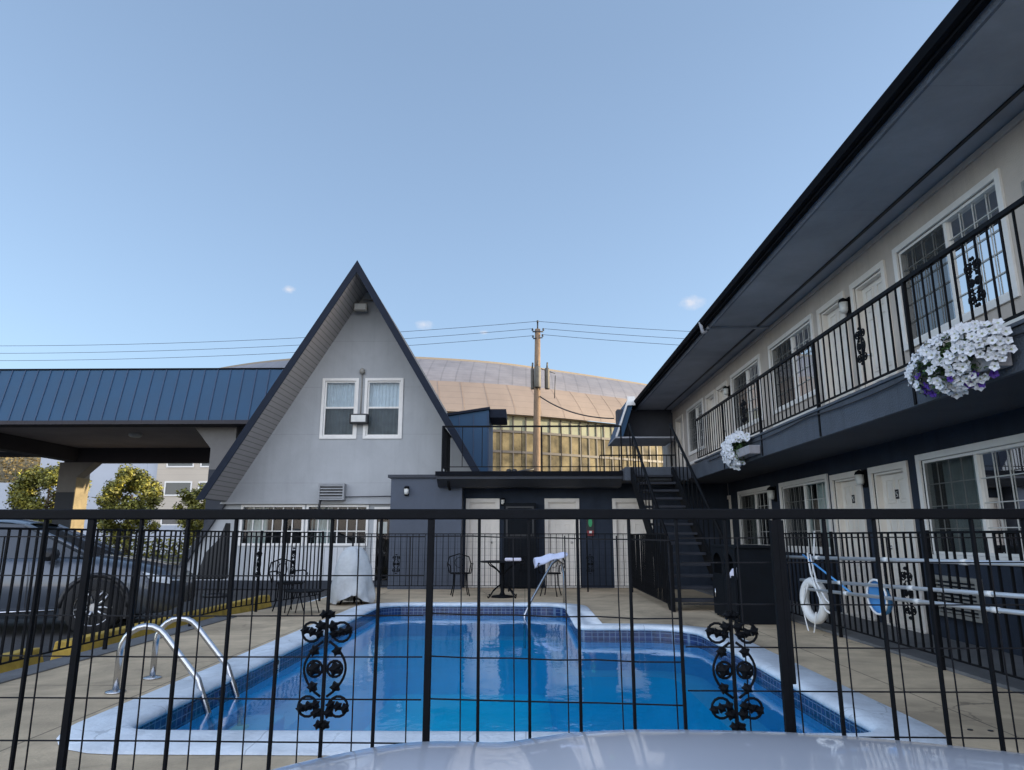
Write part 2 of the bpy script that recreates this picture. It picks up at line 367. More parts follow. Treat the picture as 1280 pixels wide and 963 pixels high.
# ------------------------------------------------------------------ ground, deck, pool
PARK = -0.12      # parking level, a step below the pool deck
def arc(cx, cy, r, a0, a1, n=6):
    return [(cx+r*math.cos(math.radians(lerp(a0, a1, k/n))), cy+r*math.sin(math.radians(lerp(a0, a1, k/n)))) for k in range(n+1)]
pool = []
pool += arc(-2.23, 4.62, 0.22, 180, 270)
pool += arc(1.92, 4.62, 0.22, 270, 360)
pool += arc(1.52, 8.70, 0.62, 0, 90, 8)
pool += arc(0.84, 9.47, 0.15, 270, 180, 4)
pool += arc(0.27, 11.88, 0.42, 0, 90)
pool += arc(-1.98, 11.83, 0.47, 90, 180)
pool = [p for i, p in enumerate(pool) if i == 0 or (Vector(p)-Vector(pool[i-1])).length > 0.01]
def offset(poly, d):
    n = len(poly); out = []
    for i in range(n):
        a, b, c = Vector(poly[i-1]), Vector(poly[i]), Vector(poly[(i+1) % n])
        t1 = (b-a).normalized(); t2 = (c-b).normalized()
        n1 = Vector((t1.y, -t1.x)); n2 = Vector((t2.y, -t2.x)); m = (n1+n2)
        m = m.normalized()/max(0.5, math.sqrt((1+n1.dot(n2))/2)); out.append(tuple(b+m*d))
    return out
def ring_faces(mb, outer, inner):
    tri = tessellate_polygon([[Vector((x, y, 0)) for x, y, z in outer], [Vector((x, y, 0)) for x, y, z in inner[::-1]]])
    pts = list(outer)+list(inner[::-1])
    for t in tri: mb.face([pts[k] for k in t])
R3 = lambda pl, z: [(x, y, z) for x, y in pl]

hole = [(-4.3, 2.2), (4.6, 2.2), (4.6, 16.2), (-4.3, 16.2)]
g = MB()
for (x0, x1, y0, y1) in ((-900, -4.3, -300, 2500), (4.6, 900, -300, 2500), (-4.3, 4.6, -300, 2.2), (-4.3, 4.6, 16.2, 2500)):
    g.face([(x0, y0, PARK), (x1, y0, PARK), (x1, y1, PARK), (x0, y1, PARK)])
struct('ground', g, asphalt)

deck_out = [(-4.5, 1.95), (4.77, 1.95), (4.77, 16.38), (-3.85, 16.38), (-3.85, 13.0), (-4.5, 10.5)]
cop_out = offset(pool, 0.40)
d = MB()
ring_faces(d, R3(deck_out, 0), R3(offset(pool, 0.32), 0))
n = len(deck_out)
for i in range(n):
    a, b = deck_out[i], deck_out[(i+1) % n]
    d.face([(a[0], a[1], PARK-0.05), (b[0], b[1], PARK-0.05), (b[0], b[1], 0), (a[0], a[1], 0)])
struct('pool_deck', d, deck_m)
wk = MB().box(3.72, 4.765, 1.97, 16.37, 0.002, 0.03)     # grey walk along the rooms
wk.box(-4.48, -4.2, 1.97, 10.5, 0.002, 0.012)
struct('walkway', wk, walk_m)

bands(deck_m, 0, 2.9, 0.45, 0.005, 0.3)
bands(deck_m, 1, 2.9, 0.45, 0.005, 0.2)
bands(soffit_m, 1, 2.44, 0.9, 0.006)
bands(coping_m, 1, 1.52, 0.72, 0.006)
bands(coping_m, 0, 1.52, 0.72, 0.006)
streaks(gable, 0.07); streaks(stucco_dark, 0.2); streaks(stucco_up, 0.12); streaks(fascia_dark, 0.2); cracks(deck_m, 0.55, 0.006, 0.5); cracks(coping_m, 0.9, 0.006, 0.75)
# coping with rounded nose
cm = MB(); prof = [(0.36, 0.004), (0.34, 0.022), (0.13, 0.028), (0.10, 0.036), (0.05, 0.042), (0.0, 0.036), (-0.03, 0.02), (-0.035, 0.0), (-0.02, -0.02), (0.0, -0.025)]
rows = []
for off, z in prof:
    pl = offset(pool, off); rows.append(R3(pl+[pl[0]], z))
cm.grid(rows)
pool_o = thing('swimming_pool', 'blue L-shaped swimming pool with white rounded coping and dark tile line', 'pool', (0, 8, 0))
cm.build('coping', coping_m, pool_o)
WL = -0.13
t = MB(); pl = offset(pool, -0.0)
t.grid([R3(pl+[pl[0]], -0.02), R3(pl+[pl[0]], -0.17)], smooth=False); t.build('tile_band', tile, pool_o)
w = MB(); w.grid([R3(pl+[pl[0]], -0.17), R3(pl+[pl[0]], -0.5)], smooth=False)
pi = offset(pool, -0.32)
w.grid([R3(pl+[pl[0]], -0.5), R3(pi+[pi[0]], -0.52)], smooth=False)
w.build('pool_ledge', pool_ledge, pool_o)
w = MB(); w.grid([R3(pi+[pi[0]], -0.52), R3(pi+[pi[0]], -1.35)], smooth=False); w.build('pool_wall', pool_wall, pool_o)
w = MB(); tri = tessellate_polygon([[Vector((x, y, 0)) for x, y in pi]])
for q in tri: w.face([(pi[k][0], pi[k][1], -1.35) for k in q])
w.build('pool_floor', pool_floor, pool_o)
w = MB()
for k in range(3): w.box(-2.43+0.0, -2.1+0.28*(2-k), 4.9, 6.5, -1.2+0.28*k, -0.93+0.28*k)
w.build('pool_steps', pool_ledge, pool_o, bevel=0.02)
# little depth number tiles
for (x, y, a) in ((2.1, 6.9, 1), (-2.45, 7.2, 0)):
    q = MB(); sx = 1 if a else -1
    xx = x-0.004 if a else x+0.004
    q.box(min(x, xx)-0.001, max(x, xx)+0.001, y-0.075, y+0.075, -0.135, -0.03)
    tl = q.build('depth_tile', white_plastic, pool_o)
    q = MB(); xi = xx-0.006*sx
    for seg in (((-0.03, -0.045), (0.03, -0.045)), ((0.03, -0.045), (0.03, -0.08)), ((0.03, -0.08), (-0.03, -0.08)), ((-0.03, -0.08), (-0.03, -0.12)), ((-0.03, -0.12), (0.03, -0.12))):
        q.tube([(xi, y+seg[0][0]*-sx, seg[0][1]), (xi, y+seg[1][0]*-sx, seg[1][1])], 0.005, 4)
    q.build('numeral', black_pl, tl)
w = MB(); w.face([(-2.6, 4.25, WL), (2.25, 4.25, WL), (2.25, 9.6, WL), (-2.6, 9.6, WL)])
w.face([(-2.6, 9.6, WL), (0.85, 9.6, WL), (0.85, 12.45, WL), (-2.6, 12.45, WL)])
struct('pool_water', w, water, recalc=False)

# far ground: grass verge, pavement, street
s = MB().box(-60, -6, 33.0, 35.0, PARK, 0.0); struct('grass_verge', s, grass_m)
s = MB().box(-60, -6, 31.6, 32.99, PARK, -0.02); struct('pavement', s, mat('pavement', (0.30, 0.27, 0.22), 0.9, 0, 0.1, 3))
s = MB().box(-60, -6, 35.01, 36.2, PARK, 0.02); struct('far_kerb', s, kerb_m)
# distant hill, far left
hl = MB(); rows = []
for j in range(14):
    r = []
    for i in range(60):
        x = -360+i*9.0; y = 230+j*9
        h = 60*max(0,math.sin(PI*j/13))**0.8*(0.55+0.5*noise.noise(Vector((x*0.012, y*0.012, 3)))) * min(1, max(0.0, (-x-40)/60))
        r.append((x, y, PARK-0.5+max(0, h)))
    rows.append(r)
hl.grid(rows); struct('hill', hl, hill_m)

# ------------------------------------------------------------------ ironwork
def ornament_mb(c, h, wdt, axis='x', fr=0.006):
    """cast scroll panel: lyre body, four corner rings, two middle rings, leaves"""
    m = MB()
    def W(u, v, d=0.0):
        return (c[0]+u, c[1]+d, c[2]+v) if axis == 'x' else (c[0]+d, c[1]+u, c[2]+v)
    hw, hh = wdt/2, h/2
    def circ(u, v, r, t=fr): m.tube([W(u+r*math.cos(2*PI*k/14), v+r*math.sin(2*PI*k/14)) for k in range(14)], t, 5, closed=True)
    for sx in (-1, 1):
        m.tube([W(sx*hw*(0.12+0.70*max(0,math.sin(PI*k/12))**0.8), -hh*0.46+hh*0.92*k/12) for k in range(13)], fr, 5)
        for sv in (-1, 1):
            circ(sx*hw*0.60, sv*hh*0.62, hw*0.37)
            for k in range(3):
                leaf(m, W, sx*hw*(0.30+0.28*k), sv*hh*(0.62+0.03*(k-1)), hw*0.17)
            leaf(m, W, sx*hw*0.24, sv*hh*0.72, hw*0.20); leaf(m, W, sx*hw*0.14, sv*hh*0.92, hw*0.16)
            leaf(m, W, sx*hw*0.45, sv*hh*0.30, hw*0.19)
        circ(sx*hw*0.40, 0, hw*0.30); leaf(m, W, sx*hw*0.42, 0, hw*0.26)
    return m
def leaf(m, W, u, v, r):
    n = 10; pts = []
    for k in range(n):
        a = 2*PI*k/n; q = r*(1.15 if k % 2 else 0.72); pts.append((u+q*math.cos(a), v+q*math.sin(a)))
    f = [W(p[0], p[1], -0.006) for p in pts]; b = [W(p[0], p[1], 0.006) for p in pts]
    cf, cb = W(u, v, -0.016), W(u, v, 0.016)
    for k in range(n):
        m.face([f[k], f[(k+1) % n], cf]); m.face([b[(k+1) % n], b[k], cb]); m.face([f[k], b[k], b[(k+1) % n], f[(k+1) % n]])

# --- near fence across the picture
fn = thing('iron_fence', 'nearest black iron fence with wire mesh and two scroll ornaments beyond the white bonnet', 'fence', (0, 1.85, 0))
FY = 1.85
MB().box(-4.35, 3.7, FY-0.010, FY+0.010, 1.202, 1.229).build('top_rail', iron, fn, bevel=0.004)
MB().box(-4.35, 3.7, FY-0.012, FY+0.012, 0.09, 0.11).build('bottom_rail', iron, fn, bevel=0.003)
bar0 = MB().box(-0.0038, 0.0038, -0.006, 0.006, 0.02, 1.202)
post0 = MB().box(-0.0085, 0.0085, -0.008, 0.008, -0.02, 1.202)
k = -24; first = {}
for k in range(-31, 29):
    x = 0.010+0.1285*k
    if x > 3.65: break
    is_post = (k+2) % 7 == 0
    key = 'post' if is_post else 'picket'
    if key not in first:
        o = (post0 if is_post else bar0).build(key, iron, fn, local=True, bevel=0.0015); first[key] = o
    else:
        o = first[key].copy(); col.objects.link(o)
    o.location = (x+random.uniform(-0.003, 0.003), 0, 0)
    o.rotation_euler = (0, random.uniform(-0.004, 0.004), 0)
gp = MB().box(0.640, 0.658, FY-0.009, FY+0.009, 0.0, 1.2); gp.box(0.664, 0.674, FY-0.008, FY+0.008, 0.80, 1.2); gp.build('gate_post', iron, fn, bevel=0.002)
def meshpanel(x0, x1, zs, dx, xo, tilt):
    m = MB()
    for z in zs: m.tube([(lerp(x0, x1, q/6), FY+0.02+0.003*math.sin(q*2), z+tilt*q/6+0.0015*math.sin(q*3+z*9)) for q in range(7)], 0.0023, 4)
    x = xo
    while x < x1:
        if x > x0: m.tube([(x, FY+0.024, zs[0]), (x+0.004, FY+0.026, 0.6), (x, FY+0.024, 0.06)], 0.0021, 4)
        x += dx
    return m
Z1 = [1.158-0.1005*k for k in range(12)]
meshpanel(-4.33, -0.262, Z1, 0.1365, -0.03-0.1365*32, 0).build('wire_mesh', wire, fn)
meshpanel(-0.245, 0.40, [1.16, 0.963, 0.858, 0.757, 0.655, 0.55, 0.45, 0.35, 0.25, 0.15], 0.1365, -0.1665, -0.012).build('wire_mesh', wire, fn)
meshpanel(0.41, 3.68, [1.155, 1.092, 0.987, 0.882, 0.778, 0.672, 0.57, 0.47, 0.37, 0.27, 0.17], 0.130, 0.56, 0.0).build('wire_mesh', wire, fn)
for x in (-0.505, 0.524):
    ornament_mb((x, FY-0.002, 0.832), 0.285, 0.128, 'x', 0.0034).build('scroll_ornament', iron, fn)

def fence_run(name, label, pts, top, spacing, bar_r, cat='fence', group=None, orn=(), rail_r=0.014, post_every=14, mesh=None, bot=0.12):
    base = (pts[0][0], pts[0][1], pts[0][2] if len(pts[0]) > 2 else 0)
    z0 = base[2]
    t = thing(name, label, cat, base, group)
    P2 = [Vector((p[0], p[1])) for p in pts]
    for zz, nm in ((top, 'top_rail'), (z0+bot, 'bottom_rail')):
        m = MB(); m.tube([(p.x, p.y, zz) for p in P2], rail_r if nm == 'top_rail' else rail_r*0.75, 4); m.build(nm, iron_old, t)
    cnt = 0; pk = None; ps = None; n_made = 0
    for a, b in zip(P2, P2[1:]):
        Lg = (b-a).length; n = max(1, int(round(Lg/spacing)))
        ang = math.atan2((b-a).y, (b-a).x)
        for i in range(n+ (1 if b is P2[-1] else 0)):
            p = a.lerp(b, i/n)
            is_post = cnt % post_every == 0 or i == 0
            cnt += 1
            if is_post:
                if ps is None: ps = MB().box(-0.016, 0.016, -0.016, 0.016, 0, top-z0+0.02).build('post', iron_old, t, local=True)
                else: q = ps.copy(); col.objects.link(q); ps_o = q
                o = ps if cnt == 1 else q
            else:
                if n_made >= 98: continue
                n_made += 1
                if pk is None: pk = MB().box(-bar_r, bar_r, -bar_r, bar_r, bot, top-z0).build('picket', iron_old, t, local=True); o = pk
                else: o = pk.copy(); col.objects.link(o)
            o.location = (p.x-base[0], p.y-base[1], 0); o.rotation_euler = (random.uniform(-.006, .006), random.uniform(-.006, .006), ang)
    for (c, h, wd, ax) in orn: ornament_mb(c, h, wd, ax, 0.007).build('scroll_ornament', iron_old, t)
    if mesh:
        m = MB()
        for (a, b) in mesh:
            a = Vector(a); b = Vector(b); L_ = (b-a).length; n = int(L_/0.075)
            for i in range(n+1):
                p = a.lerp(b, i/n); m.tube([(p.x, p.y, z0+0.06), (p.x, p.y, top)], 0.0018, 3, caps=False)
            for zq in range(9):
                zz = lerp(z0+0.06, top-0.03, zq/8); m.tube([(a.x, a.y, zz), (b.x, b.y, zz)], 0.0018, 3, caps=False)
        m.build('wire_mesh', wire, t)
    return t
fence_run('iron_fence', 'black iron picket fence between the parked grey car and the pool ladder', [(-4.35, 1.9), (-4.35, 10.6), (-3.72, 13.0)], 1.22, 0.125, 0.0085,
          orn=[((-3.95, 12.1, 0.72), 0.5, 0.2, 'y'), ((-4.2, 11.2, 0.72), 0.5, 0.2, 'y')], post_every=15)
fence_run('iron_fence', 'low wire-backed iron fence in front of the white back doors', [(-3.7, 15.25), (2.25, 15.25)], 1.20, 0.13, 0.006,
          orn=[((-2.75, 15.23, 0.57), 0.42, 0.16, 'x'), ((-0.04, 15.23, 0.57), 0.42, 0.16, 'x'), ((1.40, 15.23, 0.57), 0.42, 0.16, 'x')], post_every=13,
          mesh=[((-3.7, 15.27), (2.25, 15.27))])
fence_run('iron_fence', 'short iron fence leading to the foot of the stairs', [(2.27, 15.15), (2.27, 11.35)], 1.19, 0.115, 0.009, post_every=40, rail_r=0.016)
fence_run('iron_fence', 'black iron fence holding the life ring and long poles beside the rooms', [(3.7, 10.6), (3.7, 2.0)], 1.19, 0.135, 0.0085, post_every=15,
          orn=[((3.7, 7.0, 0.62), 0.5, 0.2, 'y')])

# ------------------------------------------------------------------ wall / window / door helpers
def fX(X):     # wall plane facing -x : u along y
    return lambda u, v, w: (X-w, u, v)
def fY(Y):     # wall plane facing -y : u along x
    return lambda u, v, w: (u, Y-w, v)
def wall_sheet(fr, u0, u1, v0, v1, ops, depth=0.14, clip=None):
    us = sorted({u0, u1, *[a for o in ops for a in o[:2] if u0 < a < u1]}); vs = sorted({v0, v1, *[a for o in ops for a in o[2:] if v0 < a < v1]})
    m = MB(fr)
    for a, b in zip(us, us[1:]):
        for c, d_ in zip(vs, vs[1:]):
            if any(o[0] <= a+1e-6 and b <= o[1]+1e-6 and o[2] <= c+1e-6 and d_ <= o[3]+1e-6 for o in ops): continue
            m.face([(a, c, 0), (b, c, 0), (b, d_, 0), (a, d_, 0)])
    for (a, b, c, d_) in ops:
        m.face([(a, c, 0), (a, d_, 0), (a, d_, -depth), (a, c, -depth)]); m.face([(b, c, 0), (b, d_, 0), (b, d_, -depth), (b, c, -depth)])
        m.face([(a, d_, 0), (b, d_, 0), (b, d_, -depth), (a, d_, -depth)]); m.face([(a, c, 0), (b, c, 0), (b, c, -depth), (a, c, -depth)])
    return m
def fbox(m, u0, u1, v0, v1, w0, w1, mi=0): return m.box(u0, u1, v0, v1, w0, w1, mi)
def frame_ring(m, u0, u1, v0, v1, t, w0, w1):
    m.box(u0, u0+t, v0, v1, w0, w1); m.box(u1-t, u1, v0, v1, w0, w1)
    m.box(u0+t, u1-t, v1-t, v1, w0, w1); m.box(u0+t, u1-t, v0, v0+t, w0, w1)
def pleats(fr, u0, u1, v0, v1, w, amp=0.02, per=0.09, m=None, seed=0):
    m = m or MB(fr); n = int((u1-u0)/per*6); rows = [[], []]
    rnd = random.Random(seed)
    ph = rnd.uniform(0, 6)
    for i in range(n+1):
        u = lerp(u0, u1, i/n); ww = w+amp*math.sin(2*PI*u/per+ph+1.3*math.sin(u*5+seed))
        rows[0].append((u, v0, ww)); rows[1].append((u+0.004*math.sin(u*9), v1, ww*1.0))
    return m.grid(rows)
def room_box(fr, u0, u1, v0, v1, w0=-0.145, dep=0.9):
    m = MB(fr); a, b = w0, w0-dep; e = 0.25
    m.face([(u0-e, v0-e, b), (u1+e, v0-e, b), (u1+e, v1+e, b), (u0-e, v1+e, b)])
    m.face([(u0-e, v0-e, a), (u0-e, v0-e, b), (u0-e, v1+e, b), (u0-e, v1+e, a)])
    m.face([(u1+e, v0-e, a), (u1+e, v0-e, b), (u1+e, v1+e, b), (u1+e, v1+e, a)])
    m.face([(u0-e, v1+e, a), (u1+e, v1+e, a), (u1+e, v1+e, b), (u0-e, v1+e, b)])
    m.face([(u0-e, v0-e, a), (u1+e, v0-e, a), (u1+e, v0-e, b), (u0-e, v0-e, b)])
    return m
def slider_window(parent, fr, u0, u1, v0, v1, seed=0, cols=4, rowsn=4, cur=0.5, cmat=None, trim=0.075):
    """two-sash window with grilles, trim, curtain and dark room behind"""
    f = MB(fr)
    frame_ring(f, u0-trim, u1+trim, v0-trim, v1+trim, trim, -0.01, 0.028)
    win = f.build('window', white_p, parent, bevel=0.004)
    s = MB(fr); frame_ring(s, u0, u1, v0, v1, 0.035, -0.10, -0.012); um = (u0+u1)/2
    s.box(um-0.025, um+0.025, v0+0.035, v1-0.035, -0.09, -0.025)
    s.build('sash', white_p, win, bevel=0.003)
    gmb = MB(fr)
    for (a, b, w) in ((u0+0.035, um-0.025, -0.045), (um+0.025, u1-0.035, -0.032)):
        for k in range(1, cols): x = lerp(a, b, k/cols); gmb.box(x-0.005, x+0.005, v0+0.035, v1-0.035, w-0.006, w+0.003)
        for k in range(1, rowsn): z = lerp(v0+.035, v1-.035, k/rowsn); gmb.box(a, b, z-0.005, z+0.005, w-0.005, w+0.002)
    gmb.build('glazing_bars', bar_m, win)
    q = MB(fr); q.face([(um+.03, v0+.03, -0.014), (u1-.03, v0+.03, -0.014), (u1-.03, v1-.03, -0.014), (um+.03, v1-.03, -0.014)]); q.build('insect_screen', screen_m, win)
    p = MB(fr)
    p.face([(u0+.03, v0+.03, -0.060), (um, v0+.03, -0.060), (um, v1-.03, -0.060), (u0+.03, v1-.03, -0.060)])
    p.face([(um, v0+.03, -0.048), (u1-.03, v0+.03, -0.048), (u1-.03, v1-.03, -0.048), (um, v1-.03, -0.048)])
    p.build('pane', glass, win)
    rnd = random.Random(seed)
    c = MB(fr)
    if cur > 0:
        a = u0+0.02; b = lerp(u0, u1, cur*0.6); pleats(fr, a, b, v0-0.05, v1+0.02, -0.22, 0.02, 0.10, c, seed)
        a2 = lerp(u0, u1, 1-cur*0.45); pleats(fr, a2, u1-0.02, v0-0.05, v1+0.02, -0.23, 0.02, 0.085, c, seed+3)
        c.build('curtain', cmat or curtain, win)
    room_box(fr, u0, u1, v0, v1).build('room_interior', room, win)
    return win
def panel_door(parent, fr, u0, u1, v0, v1, knob_right=True, plate=False, recess=0.09, mt=None):
    mt = mt or door_w
    f = MB(fr); t = 0.085
    f.box(u0-t, u0, v0, v1+t, -0.01, 0.03); f.box(u1, u1+t, v0, v1+t, -0.01, 0.03); f.box(u0, u1, v1, v1+t, -0.01, 0.03)
    f.box(u0, u0+0.03, v0, v1, -0.13, -0.011); f.box(u1-0.03, u1, v0, v1, -0.13, -0.011); f.box(u0+.03, u1-.03, v1-0.03, v1, -0.13, -0.011)
    dr = f.build('door', mt, parent, bevel=0.004)
    a, b = u0+0.03, u1-0.03; L_ = MB(fr); w = -recess
    L_.box(a, b, v0+0.01, v1-0.03, w-0.045, w)
    H = v1-v0; um = (a+b)/2; mg = 0.11
    for (p0, p1) in ((0.05, 0.30), (0.36, 0.74), (0.79, 0.95)):
        for (x0, x1) in ((a+mg, um-0.05), (um+0.05, b-mg)):
            z0, z1 = v0+H*p0, v0+H*p1
            frame_ring(L_, x0, x1, z0, z1, 0.018, w, w+0.012)
            L_.box(x0+.045, x1-.045, z0+.045, z1-.045, w, w+0.009)
    L_.build('door_leaf', mt, dr, bevel=0.003)
    kx = b-0.07 if knob_right else a+0.07
    h = MB(); c = Vector(fr(kx, v0+0.98, w+0.03)); h.lathe(c, [(0.012, -0.03), (0.012, 0.0), (0.028, 0.01), (0.03, 0.03), (0.015, 0.045)], 10, 'x' if abs(fr(0, 0, 1)[0]-fr(0, 0, 0)[0]) > .5 else 'y')
    h.build('door_handle', stainless, dr)
    if plate:
        q = MB(fr); q.box(um-0.055, um+0.055, v0+1.60, v0+1.72, w, w+0.008)
        pl_ = q.build('room_plate', black_pl, dr)
        q = MB(fr); q.tube([(um-0.02, v0+1.69, w+0.012), (um+0.018, v0+1.69, w+0.012), (um+0.018, v0+1.66, w+0.012), (um-0.018, v0+1.66, w+0.012), (um-0.018, v0+1.63, w+0.012), (um+0.02, v0+1.63, w+0.012)], 0.004, 4)
        # mark kept inside the plate part
        q.build('plate_mark', white_plastic, dr)
    sl = MB(fr); sl.box(u0-t, u1+t, v0-0.02, v0+0.012, -0.15, 0.05); sl.build('threshold', mt, dr)
    return dr

# ------------------------------------------------------------------ right wing
WX = 4.77; SL = 2.62; RZ = 5.12; YE = 23.8; Y0 = -3.0
wg = thing('motel_wing', 'two-storey motel wing with pale upper wall, dark lower wall and deep overhanging eaves', 'building', (8, 8, 0))
low_w = [(6.46, 8.39), (10.99+.07, 12.99), (13.66, 15.55), (1.6, 3.5)]
low_d = [(8.76, 9.57), (9.98, 10.79), (16.3, 17.1)]
up_w = [(6.44, 8.33), (11.05, 12.98), (13.66, 15.5), (18.2, 19.9), (1.6, 3.5)]
up_d = [(8.72, 9.52), (9.90, 10.68), (15.95, 16.7), (17.0, 17.75), (20.6, 21.4), (4.6, 5.4)]
lo_ops = [(a, b, 0.95, 2.04) for a, b in low_w]+[(a, b, 0.03, 1.99) for a, b in low_d]
up_ops = [(a, b, 3.48, 4.68) for a, b in up_w]+[(a, b, SL+0.03, 4.64) for a, b in up_d]
wall_sheet(fX(WX), Y0, 16.38, 0, SL-0.25, lo_ops).build('lower_wall', stucco_dark, wg)
wall_sheet(fX(WX), Y0, YE, SL-0.05, RZ-0.02, up_ops).build('upper_wall', stucco_up, wg)
b = MB()
b.face([(WX, Y0, 0), (11, Y0, 0), (11, Y0, 5.2), (WX, Y0, 5.2)]); b.face([(11, Y0, PARK), (11, YE, PARK), (11, YE, 5.2), (11, Y0, 5.2)])
b.face([(WX, YE, PARK), (11, YE, PARK), (11, YE, 5.2), (WX, YE, 5.2)])
b.build('outer_wall', stucco_up, wg)
for i, (a, bb) in enumerate(low_w): slider_window(wg, fX(WX), a, bb, 0.95, 2.04, i, 4, 4, (0.75, 0.8, 0.4, 0.5)[i])
for i, (a, bb) in enumerate(up_w): slider_window(wg, fX(WX), a, bb, 3.48, 4.68, i+10, 4, 5, (0.9, 0.6, 0.4, 0.6, 0.6)[i])
for i, (a, bb) in enumerate(low_d): panel_door(wg, fX(WX), a, bb, 0.03, 1.99, knob_right=i % 2 == 0, plate=True)
for i, (a, bb) in enumerate(up_d): panel_door(wg, fX(WX), a, bb, SL+0.03, 4.64, knob_right=i % 2 == 0)
# ledge board at foot of upper windows
for a, bb in up_w: MB().box(WX-0.03, WX-0.002, a-0.1, bb+0.1, 3.14, 3.22).build('ledge_board', white_p, wg)
# head moulding lines under soffit
MB().box(WX-0.03, WX-0.001, Y0, YE, 5.03, 5.1).build('head_trim', stucco_up, wg, bevel=0.004)
# balcony slab
BX = 3.6
MB().box(BX, WX-0.001, Y0, 14.4, 2.36, SL).build('balcony_slab', soffit_slab, wg)
s = MB(); s.box(BX-0.05, BX-0.001, Y0, 14.4, 2.31, SL+0.01)
s.build('balcony_fascia', fascia_dark, wg, bevel=0.005)
s = MB(); s.box(BX-0.07, BX+0.02, Y0, 14.4, SL+0.012, SL+0.04); s.build('slab_cap', fascia_dark, wg)
# joints / straps on the fascia
s = MB()
for y in (1.1, 3.1, 4.2, 6.2, 8.25, 10.3, 12.3): s.box(BX-0.062, BX-0.051, y-0.018, y+0.018, 2.32, 2.72)
s.build('fascia_strap', iron_old, wg)
# landing by the stairs + gallery to the back, joined to the back roof deck
MB().box(2.2, WX-0.001, 15.2, YE, 2.36, SL).build('landing_slab', soffit_slab, wg)
MB().box(2.2, BX-0.001, 15.16, 15.199, 2.34, SL+0.01).build('landing_fascia', fascia_dark, wg)
MB().box(3.55, WX-0.001, 14.401, 15.199, 2.36, SL).build('landing_slab', soffit_slab, wg)
# cable looped along the fascia
pts = [(BX-0.075, y, 2.60+0.0*y-0.045*abs(math.sin(y*1.1))) for y in [3.0+0.15*k for k in range(70)]]
MB().tube(pts, 0.009, 5).build('cable', black_pl, wg)
# roof: soffit, fascia, gutter, roof plate
RX = 3.49
MB().box(RX+0.13, 11.2, Y0-0.3, YE-1.8, RZ, RZ+0.03).build('soffit', soffit_m, wg)
MB().box(RX+0.001, RX+0.062, Y0-0.3, YE-1.8, RZ+0.0, RZ+0.13).build('fascia_board', gutter_m, wg)
s = MB(); s.prism([(RX+0.125, Y0-0.3, RZ-0.05), (RX+0.10, Y0-0.3, RZ-0.045), (RX+0.064, Y0-0.3, RZ+0.03), (RX+0.125, Y0-0.3, RZ+0.07)], (0, YE-1.5-Y0, 0)); s.build('eave_fascia', mat('eave_fascia', (0.16, 0.18, 0.22), 0.8, 0, 0.12, 5, 0.8, 60, stain=0.25, sscale=1.5), wg)
s = MB(); s.prism([(RX-0.02, 0, RZ+0.05), (RX-0.06, 0, RZ+0.06), (RX-0.09, 0, RZ+0.13), (RX-0.08, 0, RZ+0.15), (RX, 0, RZ+0.15), (RX, 0, RZ+0.05)], (0, 1, 0))
s.v = [Vector((v.x-0.0, (Y0-0.3) if v.y < .5 else YE-1.8, v.z-0.02)) for v in s.v]; s.build('gutter', gutter_m, wg)
s = MB(); s.face([(RX, Y0-0.3, RZ+0.14), (11.3, Y0-0.3, RZ+0.7), (11.3, YE-1.8, RZ+0.7), (RX, YE-1.8, RZ+0.14)]); s.build('roof', roof_dark, wg)
# soffit beams/pipe and downspout elbow at y=12.9
MB().tube([(RX-0.06, 12.9, RZ+0.1), (RX-0.02, 12.9, RZ-0.12), (RX+0.06, 12.9, RZ-0.10)], 0.035, 8).build('downspout', soffit_m, wg)
MB().box(RX+0.06, WX-0.03, 12.86, 12.92, RZ-0.05, RZ-0.003).build('soffit_batten', soffit_m, wg)
MB().box(4.50, 4.54, Y0, YE-1.8, RZ-0.02, RZ-0.002).build('soffit_groove', black_pl, wg)
# end block of the wing: lowered dark soffit + blue mansard
MB().box(3.0, 11.0, 21.95, 22.35, 4.10, RZ+0.02).build('end_beam', soffit_slab, wg)
ms = MB(); ms.prism([(2.82, 21.1, 4.15), (3.28, 21.1, 5.36), (3.42, 21.1, 5.36), (3.42, 21.1, 5.26), (3.05, 21.1, 4.15)], (0, 1.9, 0)); ms.build('mansard', blue_metal, wg)
ms = MB(); ms.box(3.2, 3.44, 21.02, 21.09, 5.10, 5.38); ms.prism([(2.80, 21.03, 4.13), (2.86, 21.03, 4.13), (3.30, 21.03, 5.38), (3.24, 21.03, 5.38)], (0, 0.06, 0)); ms.build('mansard_trim', white_p, wg)
MB().box(2.8, 4.7, 21.03, 23.0, 4.08, 4.125).build('mansard_soffit', soffit_m, wg)
# vent / box visible at lower wall
v = MB(fX(WX)); frame_ring(v, 7.55, 8.4, 0.28, 0.72, 0.04, 0.0, 0.06)
for k in range(9): v.box(7.6, 8.35, 0.33+0.042*k, 0.348+0.042*k, 0.01, 0.05)
v.build('air_conditioner', grey_paint, wg)
# small framed notice far right, upstairs
v = MB(fX(WX)); frame_ring(v, 5.75, 6.1, 3.9, 4.45, 0.03, 0.0, 0.03); nf = v.build('notice_frame', grey_paint, wg)
v = MB(fX(WX)); v.box(5.78, 6.07, 3.93, 4.42, 0.0, 0.02); v.build('notice_sheet', mat('notice', (0.45, 0.55, 0.68), 0.3), wg)

